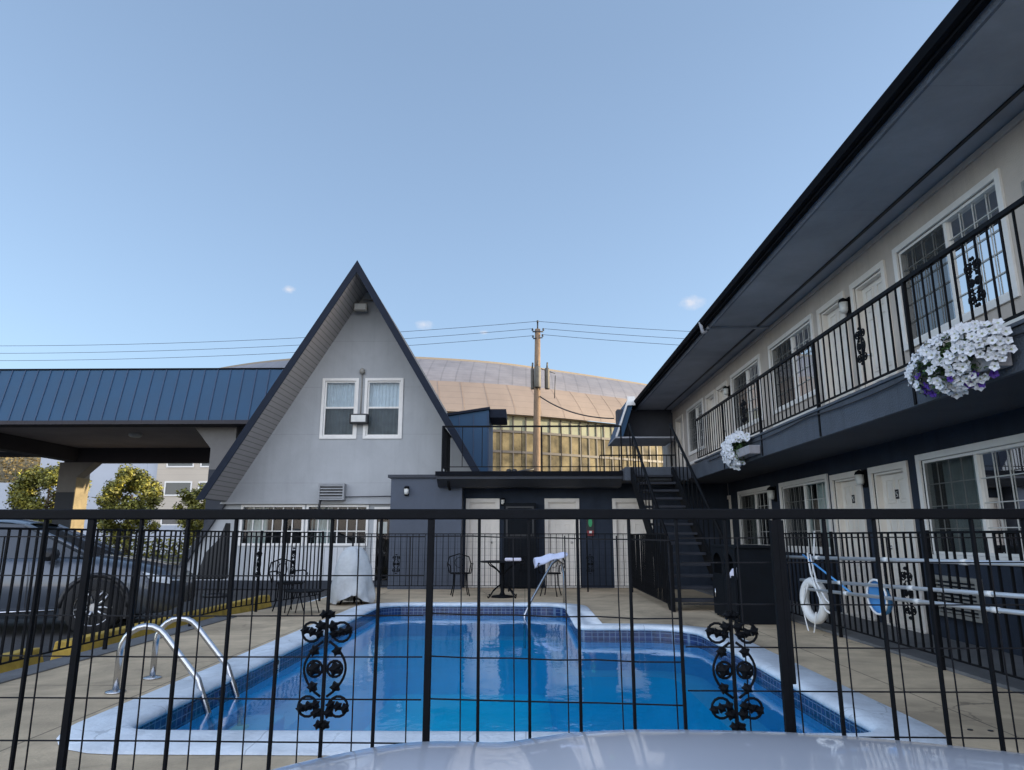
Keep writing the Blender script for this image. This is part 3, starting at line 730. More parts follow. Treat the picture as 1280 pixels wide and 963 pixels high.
# railings as part of the wing: one part with its own pickets
def railing(parent, name, a, b, zt, zb, spacing, orn=(), post_y=2.05, foot=None):
    a = Vector(a); b = Vector(b); L_ = (b-a).length; ang = math.atan2((b-a).y, (b-a).x)
    m = MB(); m.tube([(a.x, a.y, zt), (b.x, b.y, zt)], 0.026, 4); m.tube([(a.x, a.y, zb), (b.x, b.y, zb)], 0.014, 4)
    r = m.build(name, iron, parent)
    wl = world_loc(r)
    n = int(L_/spacing); mk = None; pm = None; nextpost = 0
    for i in range(n+1):
        p = a.lerp(b, i/n)
        ispost = i*spacing >= nextpost-1e-6
        if ispost:
            nextpost += post_y
            if pm is None:
                z_f = foot if foot is not None else zb-0.1
                o = pm = MB().box(-0.017, 0.017, -0.017, 0.017, z_f, zt).build('post', iron, r, local=True)
            else: o = pm.copy(); col.objects.link(o)
        else:
            if mk is None: o = mk = MB().box(-0.0075, 0.0075, -0.0075, 0.0075, zb, zt).build('picket', iron, r, local=True)
            else: o = mk.copy(); col.objects.link(o)
        o.location = (p.x-wl.x, p.y-wl.y, 0-wl.z); o.rotation_euler = (0, 0, ang+random.uniform(-.3, .3))
    for (c, h, wd, ax) in orn: ornament_mb(c, h, wd, ax, 0.009).build('scroll_ornament', iron, r)
    return r
railing(wg, 'balcony_railing', (BX, 0.1), (BX, 14.35), 3.52, 2.73, 0.150, orn=[((BX, 5.27, 3.14), 0.42, 0.20, 'y'), ((BX, 7.17, 3.14), 0.42, 0.20, 'y'), ((BX, 11.2, 3.14), 0.42, 0.2, 'y')], foot=2.63)
railing(wg, 'gallery_railing', (2.3, 21.0), (4.6, 21.0), 3.55, 2.75, 0.14, foot=2.63)

# ------------------------------------------------------------------ stairs
st = thing('outdoor_staircase', 'dark open-riser staircase climbing to the upper walkway', 'stairs', (2.75, 13, 0))
sx0, sx1 = 2.36, 3.2; yb, yt = 11.4, 15.18; NS = 14
for (x) in (sx0-0.04, sx1):
    m = MB(); m.prism([(x, yb-0.05, 0.0), (x, yb+0.25, 0.0), (x, yt, 2.36), (x, yt, 2.61), (x, yt-0.15, 2.61), (x, yb-0.05, 0.2)], (0.04, 0, 0)); m.build('stringer', iron_old, st)
for k in range(NS):
    z = SL*(k+1)/(NS+1)+0.0; y = lerp(yb, yt, (k+0.4)/(NS))
    MB().box(sx0+0.001, sx1-0.001, y-0.02, y+0.25, z-0.045, z).build('tread', mat('tread', (0.04, 0.043, 0.052), 0.8, 0, 0.2, 6, spec=0.15) if k == 0 else MATS['tread'], st, bevel=0.004)
for (x, xo) in ((sx0-0.03, -1), (sx1+0.03, 1)):
    m = MB(); m.tube([(x, yb-0.05, 0.98), (x, yt, 3.58)], 0.028, 6); hr = m.build('handrail', iron_old, st)
    for k in range(12):
        q = k/11; y = lerp(yb, yt-0.05, q); z = lerp(0.12, 2.65, q)
        MB().box(x-0.01, x+0.01, y-0.01, y+0.01, z, z+0.92).build('baluster', iron_old, hr)
    m = MB(); m.box(x-0.025, x+0.025, yb-0.1, yb-0.05, 0, 1.02); m.build('newel_post', iron_old, st)

# ------------------------------------------------------------------ back building (single storey with roof deck)
bb_ = thing('back_building', 'low dark blue room block with white doors under a railed roof deck', 'building', (1, 18, 0))
BY = 16.4
bd = [(-1.28, -0.66), (0.56, 1.20), (2.14, 2.9)]
wall_sheet(fY(BY), -1.42, WX, 0, 2.36, [(a, c, 0.03, 1.93) for a, c in bd]).build('wall', stucco_dark, bb_)
for i, (a, c) in enumerate(bd): panel_door(bb_, fY(BY), a, c, 0.03, 1.93, knob_right=True, recess=0.05)
MB().box(-3.05, -1.421, 15.9, 17.2, 0, 2.46).build('side_room', mat('side_room', (0.075, 0.09, 0.12), 0.75, 0, 0.08, 4, 0.3, 70, stain=0.15), bb_)
MB().box(-3.12, -1.3, 15.84, 17.2, 2.461, 2.53).build('side_room_cap', roof_dark, bb_)
s = MB(); s.prism([(-1.95, 15.45, 2.50), (-1.95, 15.45, 2.40), (-1.95, 15.75, 2.24), (-1.95, 16.39, 2.24), (-1.95, 16.39, 2.50)], (4.14, 0, 0)); s.build('eave', roof_dark, bb_)
MB().box(-1.98, 2.19, 15.41, 15.45, 2.47, 2.565).build('gutter', gutter_m, bb_)
MB().box(-1.9, 2.199, 15.46, 23.5, 2.50, 2.56).build('roof_deck', mat('roof_deck', (0.18, 0.18, 0.19), 0.9, 0, 0.15, 4), bb_)
b = MB(); b.face([(-1.42, 16.4, 0), (-1.42, 23.5, PARK), (-1.42, 23.5, 2.5), (-1.42, 16.4, 2.5)]); b.face([(-1.42, 23.5, PARK), (WX, 23.5, PARK), (WX, 23.5, 2.5), (-1.42, 23.5, 2.5)]); b.build('outer_wall', stucco_dark, bb_)
MB().box(-1.5, 1.2, 16.1, 16.16, 2.565, 2.62).build('deck_kerb', grey_paint, bb_)
MB().tube([(-1.7, 15.5, 2.45), (-1.7, 15.62, 2.25), (-1.7, 16.3, 2.1), (-1.62, 16.36, 0.05)], 0.03, 6).build('downspout', iron_old, bb_)
railing(bb_, 'deck_railing', (-1.85, 15.6), (2.2, 15.6), 3.60, 2.68, 0.42, post_y=1.7, foot=2.56)
railing(bb_, 'deck_railing', (-1.85, 17.5), (-1.85, 15.6), 3.60, 2.68, 0.1, post_y=1.2, foot=2.56)
for x in (-0.35, -0.22): MB().lathe((x, 15.9, 2.56), [(0.05, 0), (0.06, 0.03), (0.06, 0.08), (0.03, 0.1)], 10).build('roof_vent', black_pl, bb_)
# dark vending cabinet between the doors
vc = thing('wall_cabinet', 'tall dark cabinet standing between the first two back doors', 'cabinet', (-0.1, 16.2, 0))
m = MB(); m.box(-0.47, 0.27, 16.05, 16.395, 0.02, 1.90); m.build('cabinet_body', cab_m, vc, bevel=0.01)
m = MB(fY(16.05)); frame_ring(m, -0.42, 0.22, 1.15, 1.82, 0.04, 0.0, 0.015); m.build('front_frame', black_pl, vc)
def wall_lamp(label, c, fr_axis, size=1.0, light=False):
    t = thing('wall_lamp', label, 'lamp', c, 'small wall lamps')
    x, y, z = c; d = (-1, 0) if fr_axis == 'x' else (0, -1); s_ = size
    m = MB(); a = (x-0.05*s_, x+0.05*s_) if fr_axis == 'y' else (x-0.03, x)
    bY = (y-0.03, y) if fr_axis == 'y' else (y-0.05*s_, y+0.05*s_)
    m.box(a[0], a[1], bY[0], bY[1], z-0.12*s_, z+0.10*s_); m.build('back_plate', iron, t, bevel=0.004)
    m = MB(); cx = x+d[0]*0.085; cy = y+d[1]*0.085
    m.lathe((cx, cy, z-0.09*s_), [(0.035*s_, 0), (0.05*s_, 0.03*s_), (0.055*s_, 0.13*s_)], 8); m.build('lamp_glass', lamp_white, t)
    m = MB(); m.lathe((cx, cy, z+0.04*s_), [(0.065*s_, 0), (0.05*s_, 0.035*s_), (0.01, 0.06*s_)], 8); m.tube([(x+d[0]*0.03, y+d[1]*0.03, z+0.06*s_), (cx, cy, z+0.085*s_)], 0.01, 5); m.build('lamp_cap', iron, t)
    return t
wall_lamp('small pale wall lamp beside the first white back door', (-0.50, BY, 1.95), 'y', 0.8)
wall_lamp('square wall lamp on the dark blue side room by the gabled house', (-2.68, 15.9, 2.17), 'y', 1.0)
wall_lamp('dark lamp between the two upstairs doors', (WX, 9.71, 4.45), 'x', 1.2)
wall_lamp('dark lamp between the two ground-floor doors with number plates', (WX, 9.78, 1.95), 'x', 1.1)
wall_lamp('dark lamp beside the far end ground-floor window', (WX, 13.32, 1.95), 'x', 1.3)
wall_lamp('dark lamp beside the far upstairs window', (WX, 15.75, 4.45), 'x', 1.1)
# small green/red sign
t = thing('wall_sign', 'small dark sign with green emblem and red foot beside the third back door', 'sign', (1.52, BY, 1.5))
MB().box(1.44, 1.62, BY-0.03, BY-0.001, 1.15, 1.62).build('sign_board', black_pl, t)
m = MB(); m.prism([(1.53+0.045*math.cos(2*PI*k/12), BY-0.031, 1.46+0.10*math.sin(2*PI*k/12)) for k in range(12)], (0, -0.008, 0)); m.build('emblem', green_m, t)
MB().box(1.455, 1.605, BY-0.042, BY-0.031, 1.16, 1.28).build('foot_band', red_m, t)
MB().box(1.50, 1.56, BY-0.046, BY-0.043, 1.22, 1.27).build('mark', white_plastic, t)

# ------------------------------------------------------------------ A-frame house
AX, AZ, SLP, AY = -4.11, 7.80, 0.592, 16.0     # apex, slope (dx per dz), front edge plane
def ax_(z, s, inset=0.0): return AX+s*((AZ-z)*SLP-inset)
af = thing('gabled_house', 'tall grey A-shaped gable house with steep dark roof and two upper windows', 'house', (AX, 18, 0))
GY = 17.25
IN = 0.30
# gable wall, upper: triangle with two windows cut out
wins = [(-5.10, -4.30, 3.62, 5.05), (-4.00, -3.15, 3.62, 5.05)]
def gable_wall(y, z0, z1, ops, inset):
    m = MB(fY(y)); zs = sorted({z0, z1, *[q for o in ops for q in o[2:]]})
    zs2 = []
    for a, c in zip(zs, zs[1:]):
        n = max(1, int((c-a)/0.8)); zs2 += [lerp(a, c, k/n) for k in range(n)]
    zs2.append(z1)
    for a, c in zip(zs2, zs2[1:]):
        l0, l1 = ax_(a, -1, inset), ax_(c, -1, inset); r0, r1 = ax_(a, 1, inset), ax_(c, 1, inset)
        cuts = [o for o in ops if o[2] <= a+1e-6 and c <= o[3]+1e-6]
        xs = []
        for o in sorted(cuts): xs += [o[0], o[1]]
        if not xs: m.face([(l0, a, 0), (r0, a, 0), (r1, c, 0), (l1, c, 0)]); continue
        m.face([(l0, a, 0), (xs[0], a, 0), (xs[0], c, 0), (l1, c, 0)])
        for p in range(1, len(xs)-1, 2): m.face([(xs[p], a, 0), (xs[p+1], a, 0), (xs[p+1], c, 0), (xs[p], c, 0)])
        m.face([(xs[-1], a, 0), (r0, a, 0), (r1, c, 0), (xs[-1], c, 0)])
    for (a, b, c, d_) in ops:
        D = 0.1
        m.face([(a, c, 0), (a, d_, 0), (a, d_, -D), (a, c, -D)]); m.face([(b, c, 0), (b, d_, 0), (b, d_, -D), (b, c, -D)])
        m.face([(a, d_, 0), (b, d_, 0), (b, d_, -D), (a, d_, -D)]); m.face([(a, c, 0), (b, c, 0), (b, c, -D), (a, c, -D)])
    return m
gable_wall(GY, 1.93, AZ-0.35, wins, IN*0+0.02).build('upper_wall', gable, af)
m = MB(); m.face([(ax_(1.93, -1), GY, 1.93), (ax_(1.93, 1), GY, 1.93), (ax_(1.93, 1), GY+.2, 1.93), (ax_(1.93, -1), GY+.2, 1.93)]); m.build('wall_underside', gable, af)
lw = [(-7.00, -5.52, 0.98, 1.86), (-5.36, -3.92, 0.98, 1.86)]
gable_wall(GY+0.12, 0, 1.93, lw+[(-3.72, -3.0, 0.0, 1.86)], 0.02).build('lower_wall', gable, af)
def hung_window(parent, fr, u0, u1, v0, v1, seed):
    f = MB(fr); frame_ring(f, u0-0.07, u1+0.07, v0-0.07, v1+0.07, 0.07, -0.01, 0.03); win = f.build('window', white_p, parent, bevel=0.004)
    s_ = MB(fr); frame_ring(s_, u0, u1, v0, v1, 0.04, -0.09, -0.012); vm = (v0+v1)/2+0.02; s_.box(u0+.04, u1-.04, vm-0.025, vm+0.025, -0.08, -0.02); s_.build('sash', white_p, win)
    p = MB(fr); p.face([(u0+.03, vm, -0.03), (u1-.03, vm, -0.03), (u1-.03, v1-.03, -0.034), (u0+.03, v1-.03, -0.034)]); p.face([(u0+.03, v0+.03, -0.05), (u1-.03, v0+.03, -0.05), (u1-.03, vm, -0.05), (u0+.03, vm, -0.05)]); p.build('pane', glass, win)
    pleats(fr, u0-.03, u1+.03, v0-0.05, v1+.03, -0.16, 0.015, 0.085, None, seed).build('curtain', curtain_b, win)
    q = MB(fr); q.face([(u0+.04, v0+.04, -0.015), (u1-.04, v0+.04, -0.015), (u1-.04, vm-.02, -0.015), (u0+.04, vm-.02, -0.015)]); q.build('insect_screen', screen_m, win)
    room_box(fr, u0, u1, v0, v1, -0.11, 0.6).build('room_interior', room, win)
for i, o in enumerate(wins): hung_window(af, fY(GY), *o, i)
for i, (a, c, z0, z1) in enumerate(lw):
    fr = fY(GY+0.12)
    f = MB(fr); frame_ring(f, a-0.06, c+0.06, z0-0.06, z1+0.06, 0.06, -0.01, 0.03); win = f.build('window', white_p, af, bevel=0.004)
    s_ = MB(fr)
    for k in range(1, 6): x = lerp(a, c, k/6); s_.box(x-0.012, x+0.012, z0, z1, -0.06, -0.03)
    for k in range(1, 3): z = lerp(z0, z1, k/3); s_.box(a, c, z-0.011, z+0.011, -0.055, -0.032)
    s_.build('glazing_bars', white_p, win)
    p = MB(fr); p.face([(a, z0, -0.07), (c, z0, -0.07), (c, z1, -0.07), (a, z1, -0.07)]); p.build('pane', glass, win)
    pleats(fr, a, lerp(a, c, 0.35), z0, z1, -0.3, 0.03, 0.12, None, i).build('curtain', curtain, win)
    room_box(fr, a, c, z0, z1, -0.12, 1.2).build('room_interior', room, win)
fr = fY(GY+0.12); f = MB(fr); frame_ring(f, -3.72, -3.0, 0.0, 1.86, 0.07, -0.05, 0.03); dr = f.build('door', white_p, af)
p = MB(fr); p.face([(-3.66, 0.05, -0.03), (-3.05, 0.05, -0.03), (-3.05, 1.8, -0.03), (-3.66, 1.8, -0.03)]); p.build('door_glass', glass, dr)
room_box(fr, -3.7, -3.05, 0.25, 1.8, -0.12, 1.2).build('room_interior', room, dr)
m = MB(fr); m.box(-3.62, -3.4, 1.2, 1.5, -0.06, -0.04); m.build('door_notice', white_plastic, dr)
m = MB(fr); m.box(-6.75, -3.95, 0.1, 0.88, 0.031, 0.055); m.build('siding_panel', siding, af)
MB(fr).box(-8.4, -3.1, -0.1, 0.099, 0.0, 0.07).build('base_strip', col_dark, af)
# roof slabs
T = 0.16
DEPTH = 8.0
for s_, nm in ((-1, 'roof'), (1, 'roof')):
    zb = 2.0 if s_ < 0 else 2.6
    # front overhang part down to zb, main part down to the ground
    for (y0, y1, zlo) in ((AY, GY+0.02, zb), (GY+0.021, AY+DEPTH, PARK)):
        q = [(ax_(AZ, 1), y0, AZ), (ax_(zlo, s_), y0, zlo), (ax_(zlo, s_, 0.145), y0, zlo), (AX, y0, AZ-0.25)]
        m = MB(); m.prism(q, (0, y1-y0, 0)); rf = m.build(nm, roof_dark, af)
    # rake board on the front edge
    q = [(AX, AY-0.03, AZ+0.03), (ax_(zb-0.03, s_, -0.02), AY-0.03, zb-0.03), (ax_(zb-0.03, s_, 0.17), AY-0.03, zb-0.03), (AX, AY-0.03, AZ-0.285)]
    m = MB(); m.prism(q, (0, 0.028, 0)); m.build('rake_board', rake, af)
    # boarded soffit
    q = [(ax_(AZ-0.36, s_, 0.0)-0*s_, AY+0.001, AZ-0.36), (ax_(zb, s_, 0.195), AY+0.001, zb)]
    a = (AX, AY+0.001, AZ-0.265); c = (ax_(zb, s_, 0.155), AY+0.001, zb)
    m = MB(); m.face([a, c, (c[0], GY, c[2]), (a[0], GY, a[2])]); m.build('soffit', soffit_board, af)
    m = MB(); m.face([(ax_(zb, s_), AY, zb-0.002), (ax_(zb, s_, 0.155), AY, zb-0.002), (ax_(zb, s_, 0.155), GY, zb-0.002), (ax_(zb, s_), GY, zb-0.002)]); m.build('soffit_end', soffit_board, af)
# dormer box on the right slope, blue metal
m = MB(); m.prism([(-3.2, 19.0, 2.3), (-0.98, 19.0, 2.3), (-0.98, 19.0, 4.60), (-3.2, 19.0, 4.25)], (0, 2.6, 0)); dm = m.build('dormer', blue_metal, af)
m = MB(); m.prism([(-3.0, 18.93, 4.30), (-0.95, 18.93, 4.61), (-0.95, 18.93, 4.68), (-3.0, 18.93, 4.37)], (0, 2.7, 0)); m.build('dormer_cap', rake, dm)
m = MB(); m.box(-0.97, -0.5, 19.2, 20.6, 4.42, 4.66); m.build('dormer_gutter', rake, dm)
m = MB()
for k in range(5): x = -2.6+0.4*k; m.box(x-0.01, x+0.01, 18.975, 19.0, 2.6, 4.36+0.15*(x+2.9)/2)
m.build('standing_seam', blue_seam, dm)
# back gable
m = MB(); m.face([(ax_(PARK, -1), AY+DEPTH-.05, PARK), (ax_(PARK, 1), AY+DEPTH-.05, PARK), (AX, AY+DEPTH-.05, AZ)]); m.build('back_wall', gable, af)
# fixtures
fl = thing('floodlight', 'square pale floodlight hanging under the apex of the steep gable', 'lamp', (-4.28, 17.1, 6.95), 'floodlights on the gabled house')
m = MB(); m.box(-4.40, -4.06, 16.98, 17.1, 6.86, 7.07); m.build('lamp_housing', grey_paint, fl, bevel=0.01)
m = MB(); m.box(-4.37, -4.09, 16.965, 16.979, 6.89, 7.04); m.build('lens', lamp_white, fl)
m = MB(); m.tube([(-4.22, 17.05, 7.07), (-4.22, 17.1, 7.2), (-3.95, 17.2, 7.2)], 0.018, 6); m.build('bracket', grey_paint, fl)
fl = thing('floodlight', 'black floodlight with pale lens mounted between the two gable windows', 'lamp', (-4.16, 17.2, 4.0), 'floodlights on the gabled house')
m = MB(); m.box(-4.38, -3.92, 17.02, 17.2, 3.91, 4.16); m.build('lamp_housing', black_pl, fl, bevel=0.02)
m = MB(); m.box(-4.33, -3.97, 17.005, 17.019, 3.95, 4.12); m.build('lens', lamp_white, fl)
m = MB(); m.tube([(-4.15, 17.22, 4.15), (-4.15, 17.22, 5.25)], 0.014, 6); m.lathe((-4.15, 17.2, 5.22), [(0.03, 0), (0.07, 0.03), (0.07, 0.1), (0.03, 0.15)], 10); m.build('conduit', grey_paint, fl)
ac = thing('air_conditioner', 'pale louvred air conditioner set in the gable wall above the lower windows', 'air conditioner', (-4.7, 17.1, 2.05))
m = MB(fY(GY)); frame_ring(m, -5.06, -4.42, 2.02, 2.42, 0.035, 0.0, 0.22)
for k in range(5): m.box(-5.03, -4.45, 2.07+0.07*k, 2.10+0.07*k, 0.17, 0.21)
m.build('louvre', mat('louvre_grey', (0.28, 0.29, 0.30), 0.6), ac)
m = MB(fY(GY)); m.box(-5.02, -4.46, 2.05, 2.40, 0.002, 0.15); m.build('unit_core', black_pl, ac)
m = MB(); m.tube([(-5.0, 17.1, 2.05), (-5.05, 17.12, 1.8), (-5.07, 17.15, 1.6)], 0.03, 6); m.tube([(-4.42, 17.2, 2.1), (-3.2, 17.2, 2.12)], 0.012, 5); m.build('pipe', black_pl, ac)

# ------------------------------------------------------------------ carport (porte-cochere)
cp = thing('carport', 'wide blue metal roofed carport on broad columns beside the gabled house', 'carport', (-13, 22, 0))
CY = 19.0; x0, x1 = -24.0, -6.2
m = MB(); m.face([(x0, CY, 4.33), (x1, CY, 4.33), (x1, CY+0.38, 5.88), (x0, CY+0.38, 5.88)]); m.build('mansard', blue_metal, cp)
m = MB(); x = x0
while x < x1-0.1:
    m.prism([(x-0.014, CY-0.022, 4.33), (x+0.014, CY-0.022, 4.33), (x+0.014, CY+0.02, 4.33), (x-0.014, CY+0.02, 4.33)], (0, 0.38, 1.55)); x += 0.378
m.build('standing_seam', blue_seam, cp)
m = MB(); m.box(x0, x1, CY-0.05, CY+0.5, 4.22, 4.328); m.build('front_fascia', beam_m, cp)
m = MB(); m.box(x0, x1, CY+0.36, CY+0.6, 5.885, 5.93); m.build('roof_cap', gutter_m, cp)
m = MB(); m.face([(x0, CY+0.5, 5.9), (x1, CY+0.5, 5.9), (x1, 27.0, 5.9), (x0, 27, 5.9)]); m.face([(x0, 27.0, 4.2), (x1, 27.0, 4.2), (x1, 27.0, 5.9), (x0, 27, 5.9)]); m.build('roof', roof_dark, cp)
MB().box(x0, x1, CY+0.51, 26.9, 4.40, 4.44).build('ceiling', ceil_m, cp)
MB().box(-17.3, -8.3, 25.7, 26.2, 3.86, 4.399).build('rear_beam', beam_m, cp)
MB().box(-17.28, -16.8, CY+0.52, 25.69, 3.9, 4.399).build('side_beam', beam_m, cp)
MB().box(-9.0, -8.3, CY+0.9, 25.69, 3.95, 4.399).build('side_beam', beam_m, cp)
# rear left column with corbel; sunlight on its right side painted as a lighter tan sheet
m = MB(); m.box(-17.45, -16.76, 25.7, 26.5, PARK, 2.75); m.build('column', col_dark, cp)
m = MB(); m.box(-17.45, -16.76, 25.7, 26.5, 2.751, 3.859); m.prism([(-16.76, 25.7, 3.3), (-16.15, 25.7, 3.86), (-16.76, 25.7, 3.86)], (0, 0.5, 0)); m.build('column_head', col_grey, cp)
MB().box(-16.758, -16.735, 25.71, 26.49, PARK+0.05, 3.30).build('column_side', col_sunlit, cp)
# front right column
m = MB(); m.box(-8.95, -8.25, 19.5, 20.2, PARK, 3.0); m.build('column', col_dark, cp)
m = MB(); m.box(-8.95, -8.25, 19.5, 20.2, 3.001, 4.399); m.prism([(-8.95, 19.5, 3.6), (-9.45, 19.5, 4.2), (-9.45, 19.5, 4.39), (-8.95, 19.5, 4.39)], (0, 0.5, 0)); m.build('column_head', col_grey, cp)
cl = MB(); cl.lathe((-12.6, 22.0, 4.28), [(0.14, 0), (0.2, 0.04), (0.2, 0.12)], 16); cl = cl.build('ceiling_lamp', lamp_white, None, loc=(-12.6, 22, 4.28)); tag(cl, 'round lamp on the underside of the carport ceiling', 'lamp')

# ------------------------------------------------------------------ office building beyond
of = thing('office_building', 'long pale office building with strip windows behind the round trees', 'building', (-38, 62, 0))
m = MB(); m.box(-42.5, -31.8, 60, 75, PARK, 9.8); m.box(-75, -42.51, 64, 75, PARK, 6.0); m.build('grey_wall', office_grey, of)
m = MB(); m.box(-31.8, -14, 59.5, 75, PARK, 12.6); m.build('tan_wall', office_tan, of)
for (za, zb_) in ((6.95, 8.2), (4.5, 5.75), (2.0, 3.3), (9.5, 10.8)):
    x = -31.0
    while x < -15.5:
        fwin = MB(); frame = (x, x+2.2)
        f = MB(fY(59.5)); frame_ring(f, x, x+2.4, za, zb_, 0.12, 0.0, 0.08); wn = f.build('window', white_p, of)
        p = MB(fY(59.5)); p.box(x+.12, x+2.28, za+.12, zb_-.12, 0.0, 0.03); p.build('pane', glass_far, wn)
        x += 2.95
# low wall in front at street
lwall = MB().box(-60, -9, 50, 50.3, PARK, 1.9).build('boundary_wall', office_grey, None, loc=(-30, 50, 0)); tag(lwall, 'long pale low wall across the street behind the trees', 'wall')

# unseen block added behind the wing to shade the lower tree crowns
nb = thing('shade_block', 'unseen tan stucco block added behind the motel wing to shade the trees', 'building', (18, 40, 0))
MB().box(12, 24, 34, 58, PARK, 7.5).build('wall', plain_wall, nb)
MB().box(11.8, 24.2, 33.8, 58.2, 7.5, 7.7).build('roof', roof_dark, nb)
for k in range(5):
    for zz in (1.2, 4.8):
        f = MB(fX(12)); y = 36+4.3*k; frame_ring(f, y, y+1.8, zz, zz+1.4, 0.1, 0, 0.06); wn = f.build('window', white_p, nb)
        p = MB(fX(12)); p.box(y+.1, y+1.7, zz+.1, zz+1.3, 0.0, 0.03); p.build('pane', glass_far, wn)

# ------------------------------------------------------------------ arena
ar = thing('arena', 'huge curved arena with grey shingled roof and peach band above a golden glass front', 'arena', (-10, 110, 0))
top = [(-58, 103.0), (-43, 93.0), (-32, 88.0), (-21.6, 86.2), (-13, 87.2), (-3.7, 90), (5, 95), (13.2, 100.3), (21.8, 106.5), (33, 117), (44, 132)]
def smooth_curve(P, n):
    out = []; P = [Vector(p) for p in P]
    for i in range(len(P)-1):
        p0 = P[max(i-1, 0)]; p1 = P[i]; p2 = P[i+1]; p3 = P[min(i+2, len(P)-1)]
        for k in range(n):
            t = k/n; out.append(0.5*((2*p1)+(-p0+p2)*t+(2*p0-5*p1+4*p2-p3)*t*t+(-p0+3*p1-3*p2+p3)*t**3))
    out.append(P[-1]); return out
tc_ = smooth_curve(top, 8)
def outw(C, d):
    o = []
    for i, p in enumerate(C):
        t_ = (C[min(i+1, len(C)-1)]-C[max(i-1, 0)]).normalized(); o.append(p+Vector((t_.y, -t_.x))*d)
    return o
def band(C1, z1, C2, z2): return MB().grid([[(p.x, p.y, z1) for p in C1], [(p.x, p.y, z2) for p in C2]])
G = outw(tc_, 10.5); PT = outw(tc_, 7.6); GI = outw(tc_, 9.6)
ZG, ZP, ZT = 15.0, 19.2, 24.0
bandrows = []
for k in range(6):
    q = k/5; C = outw(tc_, lerp(10.8, 7.6, q**1.3)); bandrows.append([(p.x, p.y, lerp(ZG, ZP, q)) for p in C])
MB().grid(bandrows).build('peach_band', arena_peach, ar)
rows = []
for k in range(7):
    q = k/6; C = outw(tc_, lerp(7.6, 0.4, q)); rows.append([(p.x, p.y, lerp(ZP, ZT-0.35, q**0.82)) for p in C])
MB().grid(rows).build('shingled_roof', arena_shingle, ar)
rim_c = outw(tc_, 0.5)
MB().grid([[(p.x, p.y, ZT-0.45) for p in rim_c], [(p.x, p.y, ZT) for p in tc_]]).build('roof_rim', arena_rim, ar)
rows = []
for k in range(6):
    q = k/5; rows.append([(lerp(p.x, -35, q), lerp(p.y, 150, q), ZT+1.0*math.sin(q*PI/2)*0) for p in tc_])
MB().grid(rows).build('roof_top', arena_shingle, ar)
MB().grid([[(p.x, p.y, 0-0.2) for p in GI], [(p.x, p.y, 13.1) for p in GI]], smooth=False).build('glass_front', arena_glass, ar)
MB().grid([[(p.x, p.y, 13.1) for p in GI], [(p.x, p.y, ZG) for p in GI]], smooth=False).build('upper_glazing', arena_green, ar)
MB().grid([[(p.x, p.y, ZG) for p in GI], [(p.x, p.y, ZG) for p in G]]).build('band_underside', arena_rim, ar)
# vertical seams on the peach band, mullions and fins on the front
m = MB(); fm = MB(); mm = MB()
for i in range(1, len(tc_)-2):
    A, B = GI[i], GI[i+1]; seg = (B-A); t_ = seg.normalized(); nrm = Vector((t_.y, -t_.x))
    nn = max(1, int(round(seg.length/1.15)))
    for k in range(nn):
        p = A.lerp(B, k/nn); q = p+nrm*0.12
        mm.prism([(p.x, p.y, 0), (p.x+t_.x*0.14, p.y+t_.y*0.14, 0), (q.x+t_.x*0.14, q.y+t_.y*0.14, 0), (q.x, q.y, 0)], (0, 0, ZG))
        if k % 3 == 1:
            r_ = p+nrm*0.5
            fm.prism([(p.x, p.y, 0), (p.x+t_.x*0.45, p.y+t_.y*0.45, 0), (r_.x+t_.x*0.45, r_.y+t_.y*0.45, 0), (r_.x, r_.y, 0)], (0, 0, 12.6 if (i+k) % 2 else 11.0))
mm.build('mullions', mull, ar); fm.build('fins', arena_fin, ar)
for z in (4.0, 8.2, 10.6, 13.0):
    C2 = outw(tc_, 9.75)
    MB().grid([[(p.x, p.y, z) for p in C2], [(p.x, p.y, z+0.28) for p in C2]], smooth=False).build('floor_line', mull, ar)
for i in range(3, len(tc_)-3, 2):
    m.tube([tuple((outw(tc_, lerp(10.84, 7.64, (k/5)**1.3))[i]).to_3d()+Vector((0, 0, lerp(ZG, ZP, k/5)))) for k in range(6)], 0.013, 3)
m.build('panel_joint', arena_joint, ar)

